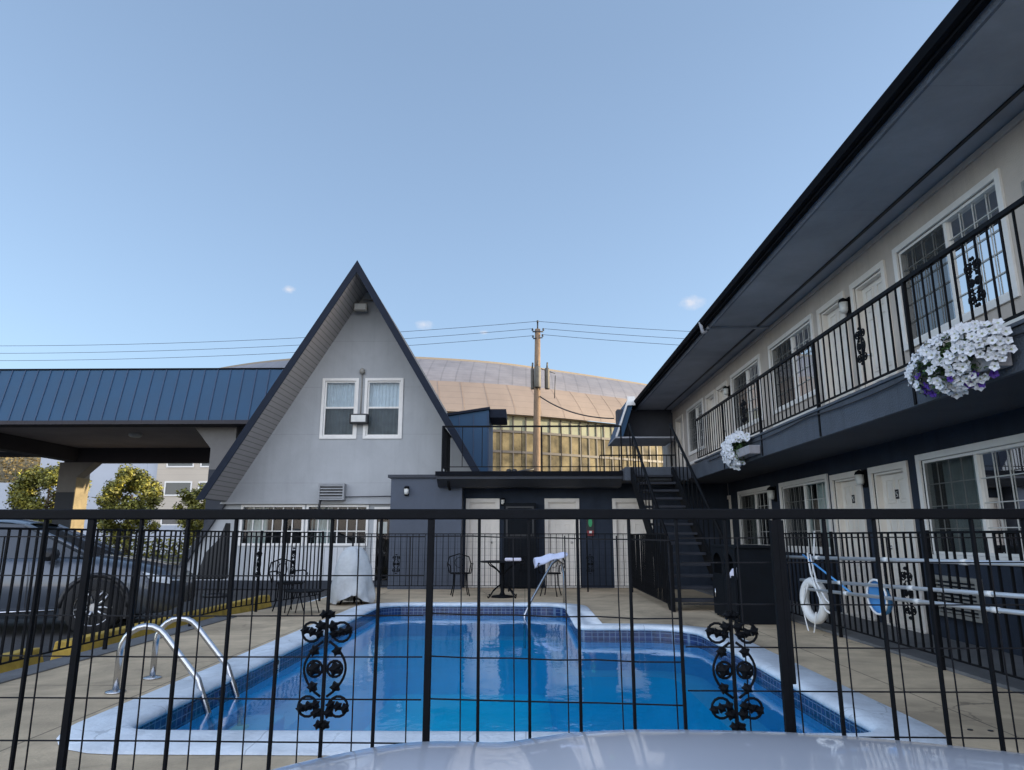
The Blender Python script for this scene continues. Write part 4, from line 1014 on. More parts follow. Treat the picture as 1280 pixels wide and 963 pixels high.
# ------------------------------------------------------------------ trees
def tree(label, x, y, h, r, seed, n=2600, group='round trees beyond the carport'):
    t = thing('round_tree', label, 'tree', (x, y, PARK), group)
    rnd = random.Random(seed)
    m = MB(); tr = h*0.38
    m.tube([(x, y, PARK), (x+0.05, y, tr*0.5), (x-0.03, y+0.05, tr), (x, y, h*0.7)], [0.14, 0.11, 0.09, 0.04], 8)
    limbs = []
    for k in range(9):
        a = rnd.uniform(0, 6.28); zz = rnd.uniform(tr*0.6, h*0.6); L_ = r*rnd.uniform(0.5, 0.85)
        e = (x+L_*math.cos(a), y+L_*math.sin(a), zz+L_*0.7); m.tube([(x, y, zz), ((x+e[0])/2, (y+e[1])/2, zz+L_*0.25), e], [0.06, 0.04, 0.015], 5)
    m.build('trunk', bark, t)
    m = MB(); cl_ = []
    cz = h-r*0.95
    for k in range(70):
        a = rnd.uniform(0, 6.28); ph = math.acos(rnd.uniform(-0.95, 1)); q = rnd.uniform(0.45, 0.95)**0.6
        rr = r*q*(0.88+0.22*noise.noise(Vector((math.cos(a)*2, math.sin(a)*2, ph*2+seed))))
        cl_.append((x+rr*math.sin(ph)*math.cos(a), y+rr*math.sin(ph)*math.sin(a), cz+rr*math.cos(ph)*(0.95 if ph < 1.57 else 1.6), r*rnd.uniform(0.16, 0.30)))
    for k in range(n):
        c = cl_[rnd.randrange(len(cl_))]
        dv = Vector((rnd.gauss(0, 1), rnd.gauss(0, 1), rnd.gauss(0, 1))).normalized()*c[3]*rnd.uniform(0.3, 1.15)
        p = Vector(c[:3])+dv; s_ = rnd.uniform(0.05, 0.12)
        u = Vector((rnd.gauss(0, 1), rnd.gauss(0, 1), rnd.gauss(0, .6))).normalized(); w_ = u.cross(dv.normalized()+Vector((0, 0, .3))).normalized()
        m.face([tuple(p-u*s_), tuple(p+w_*s_*0.55), tuple(p+u*s_), tuple(p-w_*s_*0.55)])
    m.build('crown', leaf_m, t, recalc=False)
tree('round tree with golden lit top left of the carport column', -26.2, 38, 5.3, 2.0, 3, 15000)
tree('round tree with golden lit top right of the carport column', -21.0, 37, 4.75, 1.75, 5, 14000)
tree('dark tree peeping out beside the foot of the steep dark roof', -16.3, 35.4, 3.9, 1.35, 9, 8000)
# hedge in front of office
m = MB(); rnd = random.Random(2)
for k in range(5200):
    p = Vector((rnd.uniform(-36, -12), rnd.uniform(36.3, 37.4), rnd.uniform(-0.1, 1.0))); s_ = rnd.uniform(0.06, 0.12)
    u = Vector((rnd.gauss(0, 1), rnd.gauss(0, 1), rnd.gauss(0, 1))).normalized(); w_ = u.orthogonal().normalized()
    m.face([tuple(p-u*s_), tuple(p+w_*s_*0.6), tuple(p+u*s_), tuple(p-w_*s_*0.6)])
tag(m.build('hedge', leaf_m, None, loc=(-24, 37, 0), recalc=False), 'long low green hedge behind the round trees', 'hedge')
# brownish wooded mass on the hill
m = MB()
for k in range(9000):
    x = rnd.uniform(-230, -95); y = rnd.uniform(232, 262)
    z = rnd.uniform(0, 31)+3*noise.noise(Vector((x*0.06, 0, 0)))
    p = Vector((x, y, z)); s_ = rnd.uniform(0.4, 0.9)
    u = Vector((rnd.gauss(0, 1), rnd.gauss(0, 1), rnd.gauss(0, 1))).normalized(); w_ = u.orthogonal().normalized()
    m.face([tuple(p-u*s_), tuple(p+w_*s_*0.7), tuple(p+u*s_), tuple(p-w_*s_*0.7)])
tag(m.build('far_wood', leaf_far, None, loc=(-160, 240, 0), recalc=False), 'brownish wooded hillside far beyond the carport', 'woods', kind='stuff')

# ------------------------------------------------------------------ utility pole and wires
up = thing('utility_pole', 'sunlit wooden utility pole with grey transformers in front of the arena', 'utility pole', (0.55, 32, 0))
PX, PY = 0.55, 32
m = MB(); m.tube([(PX-0.02, PY, PARK), (PX, PY, 3), (PX+0.07, PY, 7), (PX+0.13, PY, 10.9)], [0.20, 0.185, 0.16, 0.13], 14); m.build('pole', pole_wood, up)
m = MB(); m.tube([(PX+0.13, PY, 10.85), (PX+0.13, PY, 11.25)], 0.035, 6); m.tube([(PX-0.12, PY-0.1, 10.75), (PX+0.4, PY-0.1, 10.75)], 0.035, 6); m.tube([(PX-0.1, PY-.1, 10.4), (PX+0.36, PY-.1, 10.45)], 0.03, 6)
for (dx, z) in ((0.13, 11.2), (-0.12, 10.8), (0.4, 10.8), (-0.1, 10.45), (0.36, 10.5)): m.lathe((PX+dx, PY-.1, z), [(0.03, 0), (0.06, 0.03), (0.03, 0.06), (0.06, 0.09), (0.02, 0.12)], 8)
m.build('insulator', black_pl, up)
for (dx, dy, r_) in ((-0.14, 0.06, 0.08), (0.10, -0.30, 0.16), (0.56, 0.02, 0.12)):
    m = MB(); m.lathe((PX+dx, PY+dy, 7.95), [(r_*0.9, 0), (r_, 0.05), (r_, 0.95), (r_*0.9, 1.0), (r_*0.3, 1.06)], 14); m.tube([(PX+dx, PY+dy, 9.0), (PX+dx+0.02, PY+dy, 9.25)], 0.04, 6)
    m.build('transformer', transf_m, up)
m = MB(); m.tube([(PX+0.9, PY, 7.5), (PX+0.95, PY, 8.6)], 0.02, 5); m.tube([(PX+.1, PY, 9.0), (PX+.95, PY, 8.7)], 0.02, 5); m.tube([(PX-.6-.4, PY-.25, 4.0), (PX-0.1, PY-.2, 4.15)], 0.05, 6); m.build('bracket', black_pl, up)
def wire_span(label, a, b, sag, r):
    a = Vector(a); b = Vector(b); pts = []
    for k in range(25):
        q = k/24; p = a.lerp(b, q); p.z -= sag*4*q*(1-q); pts.append(tuple(p))
    o = MB().tube(pts, r, 4).build('overhead_wire', wire, None, loc=tuple(a)); tag(o, label, 'wire', 'overhead wires at the utility pole')
wire_span('topmost thin wire running left from the pole tip', (PX+.13, PY, 11.3), (-44, 34, 11.3), 0.8, 0.011)
wire_span('second thin wire running left from the pole, just below the topmost', (PX-.12, PY-.1, 10.9), (-44, 34, 10.9), 0.8, 0.011)
wire_span('lowest of the three thin wires running left from the pole', (PX-.1, PY-.1, 10.55), (-44, 34, 10.5), 0.8, 0.011)
wire_span('topmost thin wire running right from the pole tip', (PX+.13, PY, 11.3), (40, 34, 11.9), 0.9, 0.011)
wire_span('middle thin wire running right from the pole', (PX+.4, PY-.1, 10.9), (40, 34, 11.4), 0.9, 0.011)
wire_span('lowest of the three thin wires running right from the pole', (PX+.36, PY-.1, 10.6), (40, 34, 10.9), 0.9, 0.011)
wire_span('thick black service cable sagging from the pole to the end of the wing roof', (PX+.2, PY, 7.6), (3.0, 22.9, 5.0), 0.25, 0.03)

# ------------------------------------------------------------------ parking: yellow kerb blocks
for (ya, yb2, lab) in ((4.6, 7.1, 'yellow painted kerb block nearest the picture edge behind the pool fence'), (7.55, 13.3, 'long yellow painted kerb running past the grey car wheel to the house')):
    m = MB(); m.prism([(-4.95, ya, PARK), (-4.92, ya, PARK+0.20), (-4.74, ya, PARK+0.21), (-4.68, ya, PARK)], (0, yb2-ya, 0))
    o = m.build('parking_kerb', yellow, None, loc=(-4.8, ya, PARK), bevel=0.015); tag(o, lab, 'kerb', 'yellow parking kerbs')

# ------------------------------------------------------------------ grey parked car (local frame: +x forward, y left)
def wheel(parent, x, y, r, side, rim, spokes=10):
    m = MB(); w_ = 0.11
    m.lathe((x, y, r), [(r*0.66, -w_), (r*0.93, -w_), (r, -w_*0.75), (r, w_*0.75), (r*0.93, w_), (r*0.66, w_), (r*0.64, 0), (r*0.66, -w_)], 36, 'y', False); t = m.build('wheel', rubber, parent, local=True)
    m = MB(); yo = y+side*0.085
    m.tube([(x+r*0.67*math.cos(2*PI*k/32), yo, r+r*0.67*math.sin(2*PI*k/32)) for k in range(32)], 0.014, 6, closed=True)
    for k in range(spokes):
        a = 2*PI*k/spokes; b_ = a+0.16*(1 if k % 2 else -1)
        m.tube([(x+0.05*math.cos(a), yo, r+0.05*math.sin(a)), (x+r*0.4*math.cos(a), yo+side*0.012, r+r*0.4*math.sin(a)), (x+r*0.66*math.cos(b_), yo, r+r*0.66*math.sin(b_))], [0.02, 0.014, 0.012], 5)
    m.lathe((x, yo, r), [(0.055, -0.01), (0.055, 0.015), (0.03, 0.02)], 14, 'y')
    rm = m.build('rim', rim, parent, local=True); rm.parent = t
    m = MB(); m.lathe((x, y+side*0.03, r), [(r*0.64, -0.02), (r*0.64, 0.01)], 28, 'y'); h = m.build('brake_disc', black_pl, parent, local=True); h.parent = t
def section(hw, zb, zm, zt, crown):
    """half section from rocker to centre line of bonnet/roofless body"""
    return [(hw*0.90, zb), (hw*0.985, zb+0.08), (hw, zm), (hw*0.985, zt-0.08), (hw*0.93, zt), (hw*0.6, zt+crown*0.7), (0, zt+crown)]
def loft_body(sts):
    rows = []
    for (x, hw, zb, zm, zt, cr) in sts:
        s_ = section(hw, zb, zm, zt, cr)
        rows.append([(x, -a, z) for a, z in s_]+[(x, a, z) for a, z in s_[-2::-1]])
    return rows
car = thing('parked_car', 'dark grey-blue car with black and silver spoked wheels parked facing the pool fence', 'car', (0, 0, PARK))
sts = [(-2.3, 0.70, 0.40, 0.6, 0.80, 0.03), (-2.2, 0.84, 0.30, 0.62, 0.98, 0.04), (-1.6, 0.91, 0.24, 0.62, 1.02, 0.03), (0, 0.93, 0.22, 0.62, 0.99, 0.03), (0.95, 0.93, 0.22, 0.60, 0.98, 0.05),
       (1.3, 0.93, 0.24, 0.58, 0.95, 0.07), (1.85, 0.91, 0.24, 0.56, 0.87, 0.06), (2.2, 0.85, 0.25, 0.52, 0.79, 0.05), (2.34, 0.74, 0.28, 0.48, 0.69, 0.03), (2.41, 0.58, 0.34, 0.46, 0.60, 0.01)]
m = MB(); rw = loft_body(sts); m.grid(rw); m.face(rw[0][::-1]); m.face(rw[-1])
b_o = m.build('body', car_paint, car, local=True)
WB = 1.42
wheel(car, WB, -0.865, 0.355, -1, rim_m); wheel(car, WB, 0.865, 0.355, 1, rim_m); wheel(car, -1.40, -0.865, 0.355, -1, rim_m); wheel(car, -1.40, 0.865, 0.355, 1, rim_m)
for (x) in (WB, -1.40):
    for s_ in (-1, 1):
        m = MB(); pts = []
        for k in range(17):
            a = PI*k/16; pts.append((x+0.41*math.cos(a), s_*0.925, 0.355+0.41*math.sin(a)))
        m.tube(pts, 0.035, 6); m.prism([(x+0.40*math.cos(PI*k/16), s_*0.70, 0.355+0.40*math.sin(PI*k/16)) for k in range(17)]+[(x-0.4, s_*0.70, 0.2), (x+0.4, s_*0.70, 0.2)], (0, s_*0.234, 0)); m.build('wheel_arch', black_pl, car, local=True)
# greenhouse
gh = [(-2.0, 0.70, 1.03), (-1.35, 0.60, 1.42), (-0.3, 0.60, 1.49), (0.35, 0.60, 1.44), (1.25, 0.74, 1.01)]
base = [(-2.05, 0.80, 1.00), (-1.4, 0.86, 1.00), (-0.3, 0.87, 0.99), (0.5, 0.86, 0.99), (1.30, 0.80, 0.985)]
m = MB()
for s_ in (-1, 1): m.grid([[(a[0], s_*a[1], a[2]) for a in base], [(a[0], s_*a[1], a[2]) for a in gh]], smooth=False)
m.face([(gh[3][0], -0.60, 1.44), (gh[3][0], 0.60, 1.44), (1.25, 0.74, 1.01), (1.25, -0.74, 1.01)]); m.face([(gh[1][0], -0.60, 1.42), (gh[1][0], 0.60, 1.42), (-2.0, 0.70, 1.03), (-2.0, -0.70, 1.03)])
m.build('windows', carglass, car, local=True)
rows = []
for (x, hw, z) in ((-1.42, 0.60, 1.41), (-1.3, 0.62, 1.455), (-0.8, 0.63, 1.49), (-0.3, 0.63, 1.505), (0.2, 0.62, 1.475), (0.40, 0.60, 1.435)):
    rows.append([(x, -hw, z-0.02), (x, -hw*0.85, z+0.012), (x, 0, z+0.03), (x, hw*0.85, z+0.012), (x, hw, z-0.02)])
m = MB().grid(rows)
for s_ in (-1, 1):
    m.tube([(0.38, s_*0.61, 1.43), (0.85, s_*0.69, 1.22), (1.27, s_*0.76, 1.0)], 0.028, 6); m.tube([(-0.35, s_*0.635, 1.48), (-0.38, s_*0.88, 1.0)], 0.03, 6); m.tube([(-1.36, s_*0.61, 1.42), (-2.02, s_*0.75, 1.02)], 0.06, 6)
m.build('roof', car_paint, car, local=True)
for s_ in (-1, 1):
    m = MB(); m.lathe((0.86, s_*1.0, 1.04), [(0.03, -0.13), (0.085, -0.08), (0.09, 0.05), (0.05, 0.11)], 10, 'y'); m.tube([(0.9, s_*0.87, 1.0), (0.88, s_*0.95, 1.02)], 0.02, 5); m.build('wing_mirror', black_pl, car, local=True)
    m = MB(); m.prism([(2.08, s_*0.885, 0.67), (2.29, s_*0.79, 0.63), (2.27, s_*0.80, 0.72), (1.95, s_*0.905, 0.80)], (0.015, s_*0.02, 0)); m.tube([(2.32, s_*0.76, 0.68), (2.39, s_*0.55, 0.66), (2.41, s_*0.3, 0.655)], 0.012, 5); m.build('headlight', headl, car, local=True)
m = MB(); m.box(2.30, 2.42, -0.55, 0.55, 0.34, 0.57)
for k in range(4): m.box(2.421, 2.43, -0.52, 0.52, 0.38+0.045*k, 0.395+0.045*k)
m.build('grille', black_pl, car, local=True)
m = MB(); m.tube([(-1.9, -0.935, 0.33), (0, -0.945, 0.31), (0.98, -0.94, 0.33)], 0.014, 5); m.tube([(-1.9, 0.935, 0.33), (0, 0.945, 0.31), (0.98, 0.94, 0.33)], 0.014, 5); m.build('side_trim', chrome, car, local=True)
m = MB(); m.tube([(0.62, -0.935, 0.30), (0.60, -0.945, 0.95)], 0.004, 4); m.tube([(-0.40, -0.935, 0.30), (-0.40, -0.94, 0.96)], 0.004, 4); m.box(-0.25, -0.07, -0.955, -0.935, 0.80, 0.83); m.box(-1.15, -0.97, -0.955, -0.935, 0.80, 0.83); m.build('door', black_pl, car, local=True)
HD = math.radians(16); wc = Vector((-5.72, 9.50, 0))      # front right wheel contact
loc = wc - Matrix.Rotation(HD, 3, 'Z')@Vector((WB, -0.9, 0)); car.location = (loc.x, loc.y, PARK); car.rotation_euler = (0, 0, HD)

# ------------------------------------------------------------------ white car under the camera
wcar = thing('white_car', 'white car whose glossy bonnet fills the bottom edge of the view', 'car', (0.27, 0, PARK))
prof = [(-0.92, 0.25), (-0.92, 0.45), (-0.86, 0.60), (-0.74, 0.69), (-0.58, 0.755), (-0.44, 0.80), (-0.30, 0.828), (-0.20, 0.840), (-0.11, 0.838), (-0.05, 0.834), (0.01, 0.842), (0.08, 0.852), (0.2, 0.858), (0.45, 0.855), (0.6, 0.848), (0.8, 0.832), (1.0, 0.815), (1.2, 0.79), (1.36, 0.74), (1.46, 0.64), (1.5, 0.50), (1.5, 0.25)]
ys = [(1.66, 0.30, 0.86), (1.66, 0.50, 0.88), (1.62, 0.62, 0.91), (1.55, 0.72, 0.94), (1.46, 0.785, 0.97), (1.36, 0.82, 0.985), (1.25, 0.845, 0.995), (1.1, 0.868, 1), (0.9, 0.895, 1), (0.6, 0.925, 1), (0.2, 0.955, 1), (-0.2, 0.98, 1), (-0.35, 0.985, 1)]
rows = []
fine = []
for (a, b) in zip(prof, prof[1:]):
    for k in range(4): fine.append((lerp(a[0], b[0], k/4), lerp(a[1], b[1], k/4)))
fine.append(prof[-1])
sm = list(fine)
for it in range(3): sm = [sm[0]]+[(sm[i][0], (sm[i-1][1]+2*sm[i][1]+sm[i+1][1])/4) for i in range(1, len(sm)-1)]+[sm[-1]]
for (y, zc, ws) in ys:
    r = []
    for (x, z) in sm:
        f = max(0, min(1, (z-0.25)/(0.858-0.25))); zz = 0.25+(zc-0.25)*f if zc > 0.31 else 0.25+(zc-0.25)*f
        r.append((0.27+(x-0.27)*ws, y-0.10*((x-0.27)/1.07)**2*(1 if y > 1.2 else 0), zz))
    rows.append(r)
m = MB().grid(rows); hd = m.build('bonnet', white_car, wcar)
sb = hd.modifiers.new('sub', 'SUBSURF'); sb.levels = 1; sb.render_levels = 2
for xs in (1.2,):
    ci = min(range(len(sm)), key=lambda q: abs(sm[q][0]-xs))
    MB().tube([(r[ci][0], r[ci][1], r[ci][2]+0.0002) for r in rows[5:-1]], 0.0022, 5).build('panel_gap', black_pl, hd)
m = MB(); rws = []
for (y, w_, z0, z1) in ((-0.35, 1.07, 0.25, 0.98), (-3.4, 1.07, 0.25, 0.98)): rws.append([(0.27-w_, y, z0), (0.27-w_, y, z1), (0.27, y, z1+0.02), (0.27+w_, y, z1), (0.27+w_, y, z0)])
m.grid(rws, smooth=False); m.face(rws[1]); m.build('body', white_car, wcar)
m = MB(); m.grid([[(0.27-0.95, -0.4, 1.0), (0.27+0.95, -0.4, 1.0)], [(0.27-0.75, -1.1, 1.5), (0.27+0.75, -1.1, 1.5)], [(0.27-0.75, -2.6, 1.52), (0.27+0.75, -2.6, 1.52)], [(0.27-0.9, -3.3, 1.0), (0.27+0.9, -3.3, 1.0)]], smooth=False)
for s_ in (-1, 1): m.face([(0.27+s_*0.95, -0.4, 1.0), (0.27+s_*0.75, -1.1, 1.5), (0.27+s_*0.75, -2.6, 1.52), (0.27+s_*0.9, -3.3, 1.0)])
m.build('windows', carglass, wcar)
m = MB(); m.box(0.27-0.77, 0.27+0.77, -2.62, -1.08, 1.505, 1.55); m.build('roof', white_car, wcar, bevel=0.02)
for (y) in (0.85, -2.6):
    for s_ in (-1, 1):
        m = MB(); m.lathe((0.27+s_*0.99, y, 0.34+PARK), [(0.2, -0.1), (0.31, -0.1), (0.34, -0.07), (0.34, 0.07), (0.31, 0.1), (0.22, 0.1), (0.2, 0), (0.2, -0.1)], 28, 'x', False); wh = m.build('wheel', rubber, wcar)
        m = MB(); m.lathe((0.27+s_*1.06, y, 0.34+PARK), [(0.22, -0.02), (0.22, 0.02), (0.05, 0.035)], 20, 'x'); m.build('rim', rim_m, wh)
for s_ in (-1, 1):
    m = MB(); m.lathe((0.27+s_*0.72, 1.55, 0.56), [(0.12, -0.06), (0.11, 0.0), (0.05, 0.03)], 16, 'y'); m.build('headlight', headl, wcar)

# ------------------------------------------------------------------ pool fittings
lad = thing('pool_ladder', 'pair of curved stainless steel pool ladder rails at the near left corner', 'pool ladder', (-2.8, 5.6, 0), None)
def ladder_rail(y):
    x = -3.10; pts = [(x, y, 0.0), (x, y, 0.29)]
    for k in range(1, 9):
        a = PI-PI*0.78*k/8; pts.append((x+0.19+0.19*math.cos(a), y, 0.29+0.19*math.sin(a)))
    pts += [(-2.47, y-0.02, 0.10), (-2.33, y-0.03, -0.22), (-2.30, y-0.03, -0.75)]
    m = MB(); m.tube(pts, 0.024, 10); r = m.build('rail', stainless, lad)
    m = MB(); m.lathe((x, y, 0.002), [(0.075, 0), (0.07, 0.012), (0.03, 0.02)], 14); m.build('flange', stainless, r)
ladder_rail(5.55); ladder_rail(6.08)
for z in (-0.35, -0.6): MB().box(-2.36, -2.26, 5.55, 6.08, z-0.02, z).build('ladder_step', white_plastic, lad)
hr = MB(); hr.tube([(0.70, 12.75, 0.0), (0.70, 12.75, 0.52), (0.66, 12.72, 0.68), (0.58, 12.62, 0.74), (0.48, 12.5, 0.68), (0.10, 11.9, 0.10), (0.0, 11.75, -0.1), (0.0, 11.72, -0.6)], 0.022, 10)
o = hr.build('pool_handrail', stainless, None, loc=(0.7, 12.75, 0)); tag(o, 'slanted steel handrail entering the far end of the pool', 'handrail')

for i, (lab, x, y) in enumerate((('small round drain cover on the near right deck, the left one of two', 2.72, 4.62), ('small round drain cover on the near right deck, the right one of two', 2.83, 4.60))):
    o = MB().lathe((x, y, 0.001), [(0.016, 0), (0.015, 0.004)], 12).build('deck_drain', black_pl, None, loc=(x, y, 0)); tag(o, lab, 'drain', 'deck drain covers')
# life ring
lr = thing('life_ring', 'white life ring with looped rope hung on the fence near the dark bin', 'life ring', (3.6, 9.3, 0.4))
cx, cy, cz = 3.62, 9.07, 0.37
m = MB(); m.tube([(cx-0.035*math.cos(2*PI*k/28), cy+0.215*math.cos(2*PI*k/28), cz+0.225*math.sin(2*PI*k/28)) for k in range(28)], 0.058, 12, closed=True); m.build('ring', white_plastic, lr)
m = MB(); m.tube([(cx-0.07, cy-0.2+0.4*k/14, cz-0.12-0.32*math.sin(PI*k/14)) for k in range(15)], 0.009, 5)
m.tube([(cx, cy, cz+0.3), (3.68, cy+0.03, cz+0.55), (3.7, cy, cz+0.85)], 0.01, 5); m.tube([(cx-.07, cy-.02, cz+.2), (cx-.08, cy+.12, cz-.05), (cx-.05, cy+.1, cz+.22)], 0.009, 5); m.build('rope', white_plastic, lr)
# long poles
pole_specs = [('long white pole resting level near the top of the right fence', (3.63, 10.2, 0.87), (3.63, 3.2, 1.0), 0.021),
              ('upper of two long silver poles slanting along the right fence', (3.60, 9.4, 0.60), (3.60, 3.2, 0.80), 0.019),
              ('lower of two long silver poles slanting along the right fence', (3.58, 9.2, 0.50), (3.58, 3.2, 0.68), 0.019),
              ('thin blue pole leaning down behind the life ring', (3.60, 9.25, 0.92), (3.60, 8.0, 0.55), 0.012)]
for lab, a, b, r_ in pole_specs:
    t = thing('pool_pole', lab, 'pole', a, 'poles hung on the right fence')
    m = MB(); m.tube([a, b], r_, 8); m.build('shaft', alu if r_ > 0.013 else blue_net, t)
    if r_ > 0.013:
        for q in (0.18, 0.42, 0.6):
            p = Vector(a).lerp(Vector(b), q); p2 = Vector(a).lerp(Vector(b), q+0.014); MB().tube([tuple(p), tuple(p2)], r_*1.25, 8).build('grip', white_plastic, t)
nt_ = thing('leaf_net', 'blue leaf net with white rim hanging on the right fence', 'net', (3.6, 8.0, 0.55))
m = MB(); m.tube([(3.60, 7.42+0.20*math.cos(2*PI*k/18), 0.55+0.17*math.sin(2*PI*k/18)) for k in range(18)], 0.012, 6, closed=True); m.build('rim', white_plastic, nt_)
m = MB(); rows = []
for j in range(7):
    q = j/6; rr = math.sqrt(max(0, 1-q*q)); rows.append([(3.60+0.12*q, 7.42+0.2*rr*math.cos(2*PI*k/18), 0.55+0.17*rr*math.sin(2*PI*k/18)-0.06*q) for k in range(19)])
m.grid(rows); m.build('netting', blue_net, nt_)
hs = MB(); hs.tube([(3.6, 9.1, 0.95), (3.58, 9.0, 0.7), (3.57, 8.8, 0.45), (3.56, 8.6, 0.3), (3.56, 8.5, 0.28)], 0.011, 7); hs.tube([(3.6, 9.02, 0.93), (3.58, 8.85, 0.6), (3.57, 8.6, 0.42), (3.57, 8.42, 0.36)], 0.010, 7)
o = hs.build('pool_hose', white_plastic, None, loc=(3.6, 9, 0.5)); tag(o, 'white double hose drooping from the fence beside the life ring', 'hose')

# covered grill
cv = MB(); rows = []; cx, cy = -3.02, 12.55
for j in range(19):
    ang = PI/2*j/18; q = math.sin(ang)**1.05; z = 0.97*q
    base_r = 0.43*max(0.0, math.cos(ang))**0.72
    r = []
    for k in range(49):
        a = 2*PI*k/48
        wr = 1+0.028*math.sin(a*17+q*9+2*math.sin(a*3))+0.05*math.sin(a*6+q*4)*(1-q*0.5)+0.10*noise.noise(Vector((math.cos(a)*1.6, math.sin(a)*1.6+3, q*5)))+0.045*math.sin(a*13+q*5+1)*(1-q)+0.06*noise.noise(Vector((math.cos(a)*2.2, math.sin(a)*2.2, q*3)))
        zz = z+0.02*noise.noise(Vector((math.cos(a)*3, math.sin(a)*3, 5)))
        if j == 0: zz = 0.02+0.14*max(0, math.cos(a+PI/2-0.25))**6+0.01*math.sin(a*9)
        if j == 1: zz = max(zz, 0.02+0.15*max(0, math.cos(a+PI/2-0.25))**6)
        r.append((cx+0.86*base_r*wr*math.cos(a), cy+base_r*wr*math.sin(a)*0.9, zz))
    r[-1] = r[0]; rows.append(r)
cv.grid(rows)
tg = thing('covered_grill', 'grill hidden under a creased white fabric cover at the back left pool corner', 'grill', (cx, cy, 0))
cv.build('fabric_cover', fabric, tg)
m = MB(); m.tube([(cx-0.2, cy, 0), (cx, cy, 0.5)], 0.02, 6); m.tube([(cx+0.2, cy-0.1, 0), (cx, cy, 0.5)], 0.02, 6); m.tube([(cx, cy+0.2, 0), (cx, cy, 0.5)], 0.02, 6); m.lathe((cx, cy, 0.4), [(0.05, 0), (0.2, 0.08), (0.25, 0.3)], 14); m.build('grill_stand', black_pl, tg)

# bin enclosure
bn = thing('bin_enclosure', 'large dark bin cabinet with two arched openings near the stair foot', 'bin', (3.1, 10.2, 0))
bx0, bx1, by0, by1, bz = 2.86, 3.42, 9.72, 10.95, 1.03
m = MB(); m.box(bx0+0.03, bx1, by0+0.03, by0+0.06, 0, bz-0.04); m.box(bx0+0.03, bx1, by1-0.06, by1-0.03, 0, bz-0.04); m.box(bx1-0.03, bx1-0.001, by0+.061, by1-.061, 0, bz-0.04); m.build('side_panel', cab_m, bn, bevel=0.006)
m = MB(); m.box(bx0, bx1+0.02, by0, by1, bz-0.039, bz); m.build('top', cab_m, bn, bevel=0.008)
# front with arches : faces -x
def arch_front(y0, y1):
    m = MB(fX(bx0+0.02)); yc = (y0+y1)/2; r = (y1-y0)/2-0.07; zs = bz-0.28
    n = 12
    arcp = [(yc+r*math.cos(PI*k/n), zs-0.0+r*0.75*math.sin(PI*k/n)) for k in range(n+1)]
    for k in range(n):
        a, b = arcp[k], arcp[k+1]; m.face([(a[0], a[1], 0.02), (b[0], b[1], 0.02), (b[0], bz-0.04, 0.02), (a[0], bz-0.04, 0.02)])
    m.box(y0, yc-r, 0.62, bz-0.04, 0, 0.02); m.box(yc+r, y1, 0.62, bz-0.04, 0, 0.02); m.box(y0, y1, 0.03, 0.55, 0, 0.025); m.box(y0, y1, 0.551, 0.619, 0, 0.015)
    return m
arch_front(9.75, 10.33).build('front_panel', cab_m, bn); arch_front(10.34, 10.92).build('front_panel', cab_m, bn)
m = MB(); m.tube([(bx0-0.03, 10.7, 0.28), (bx0-0.03, 10.7, 0.40)], 0.01, 6); m.build('handle', stainless, bn)
tw = MB(); tw.lathe((2.95, 10.0, 0.56), [(0.05, 0), (0.09, 0.03), (0.1, 0.09), (0.06, 0.15), (0.01, 0.17)], 10); o = tw.build('crumpled_towel', cream_white, None, loc=(2.95, 10.0, 0.56)); tag(o, 'crumpled white towel poking from the dark bin opening', 'towel')

# ------------------------------------------------------------------ bistro furniture
tb = thing('bistro_table', 'round dark bistro table with curled iron legs on the far deck', 'table', (-0.43, 13.9, 0))
tx, ty = -0.43, 13.9
m = MB(); m.lathe((tx, ty, 0.655), [(0.43, 0), (0.44, 0.012), (0.43, 0.025)], 28); m.build('tabletop', iron_old, tb)
m = MB(); m.lathe((tx, ty, 0), [(0.22, 0), (0.2, 0.03), (0.06, 0.05), (0.035, 0.1), (0.045, 0.3), (0.03, 0.4), (0.04, 0.6), (0.06, 0.654)], 14); m.build('pedestal', iron_old, tb)
for k in range(4):
    a = PI/4+k*PI/2; c, s_ = math.cos(a), math.sin(a)
    m = MB(); m.tube([(tx+c*r_, ty+s_*r_, z) for r_, z in ((0.04, 0.24), (0.14, 0.19), (0.25, 0.12), (0.33, 0.03), (0.37, 0.01), (0.38, 0.04))], 0.014, 6); m.tube([(tx+c*r_, ty+s_*r_, z) for r_, z in ((0.04, 0.42), (0.12, 0.50), (0.22, 0.56), (0.32, 0.60), (0.38, 0.655))], 0.012, 6); m.build('leg', iron_old, tb)
o = MB().box(-0.38, -0.06, 13.75, 13.95, 0.682, 0.74).build('folded_towel', cream_white, None, bevel=0.018, loc=(-0.22, 13.85, 0.68)); tag(o, 'small folded white towel on the bistro table', 'towel')
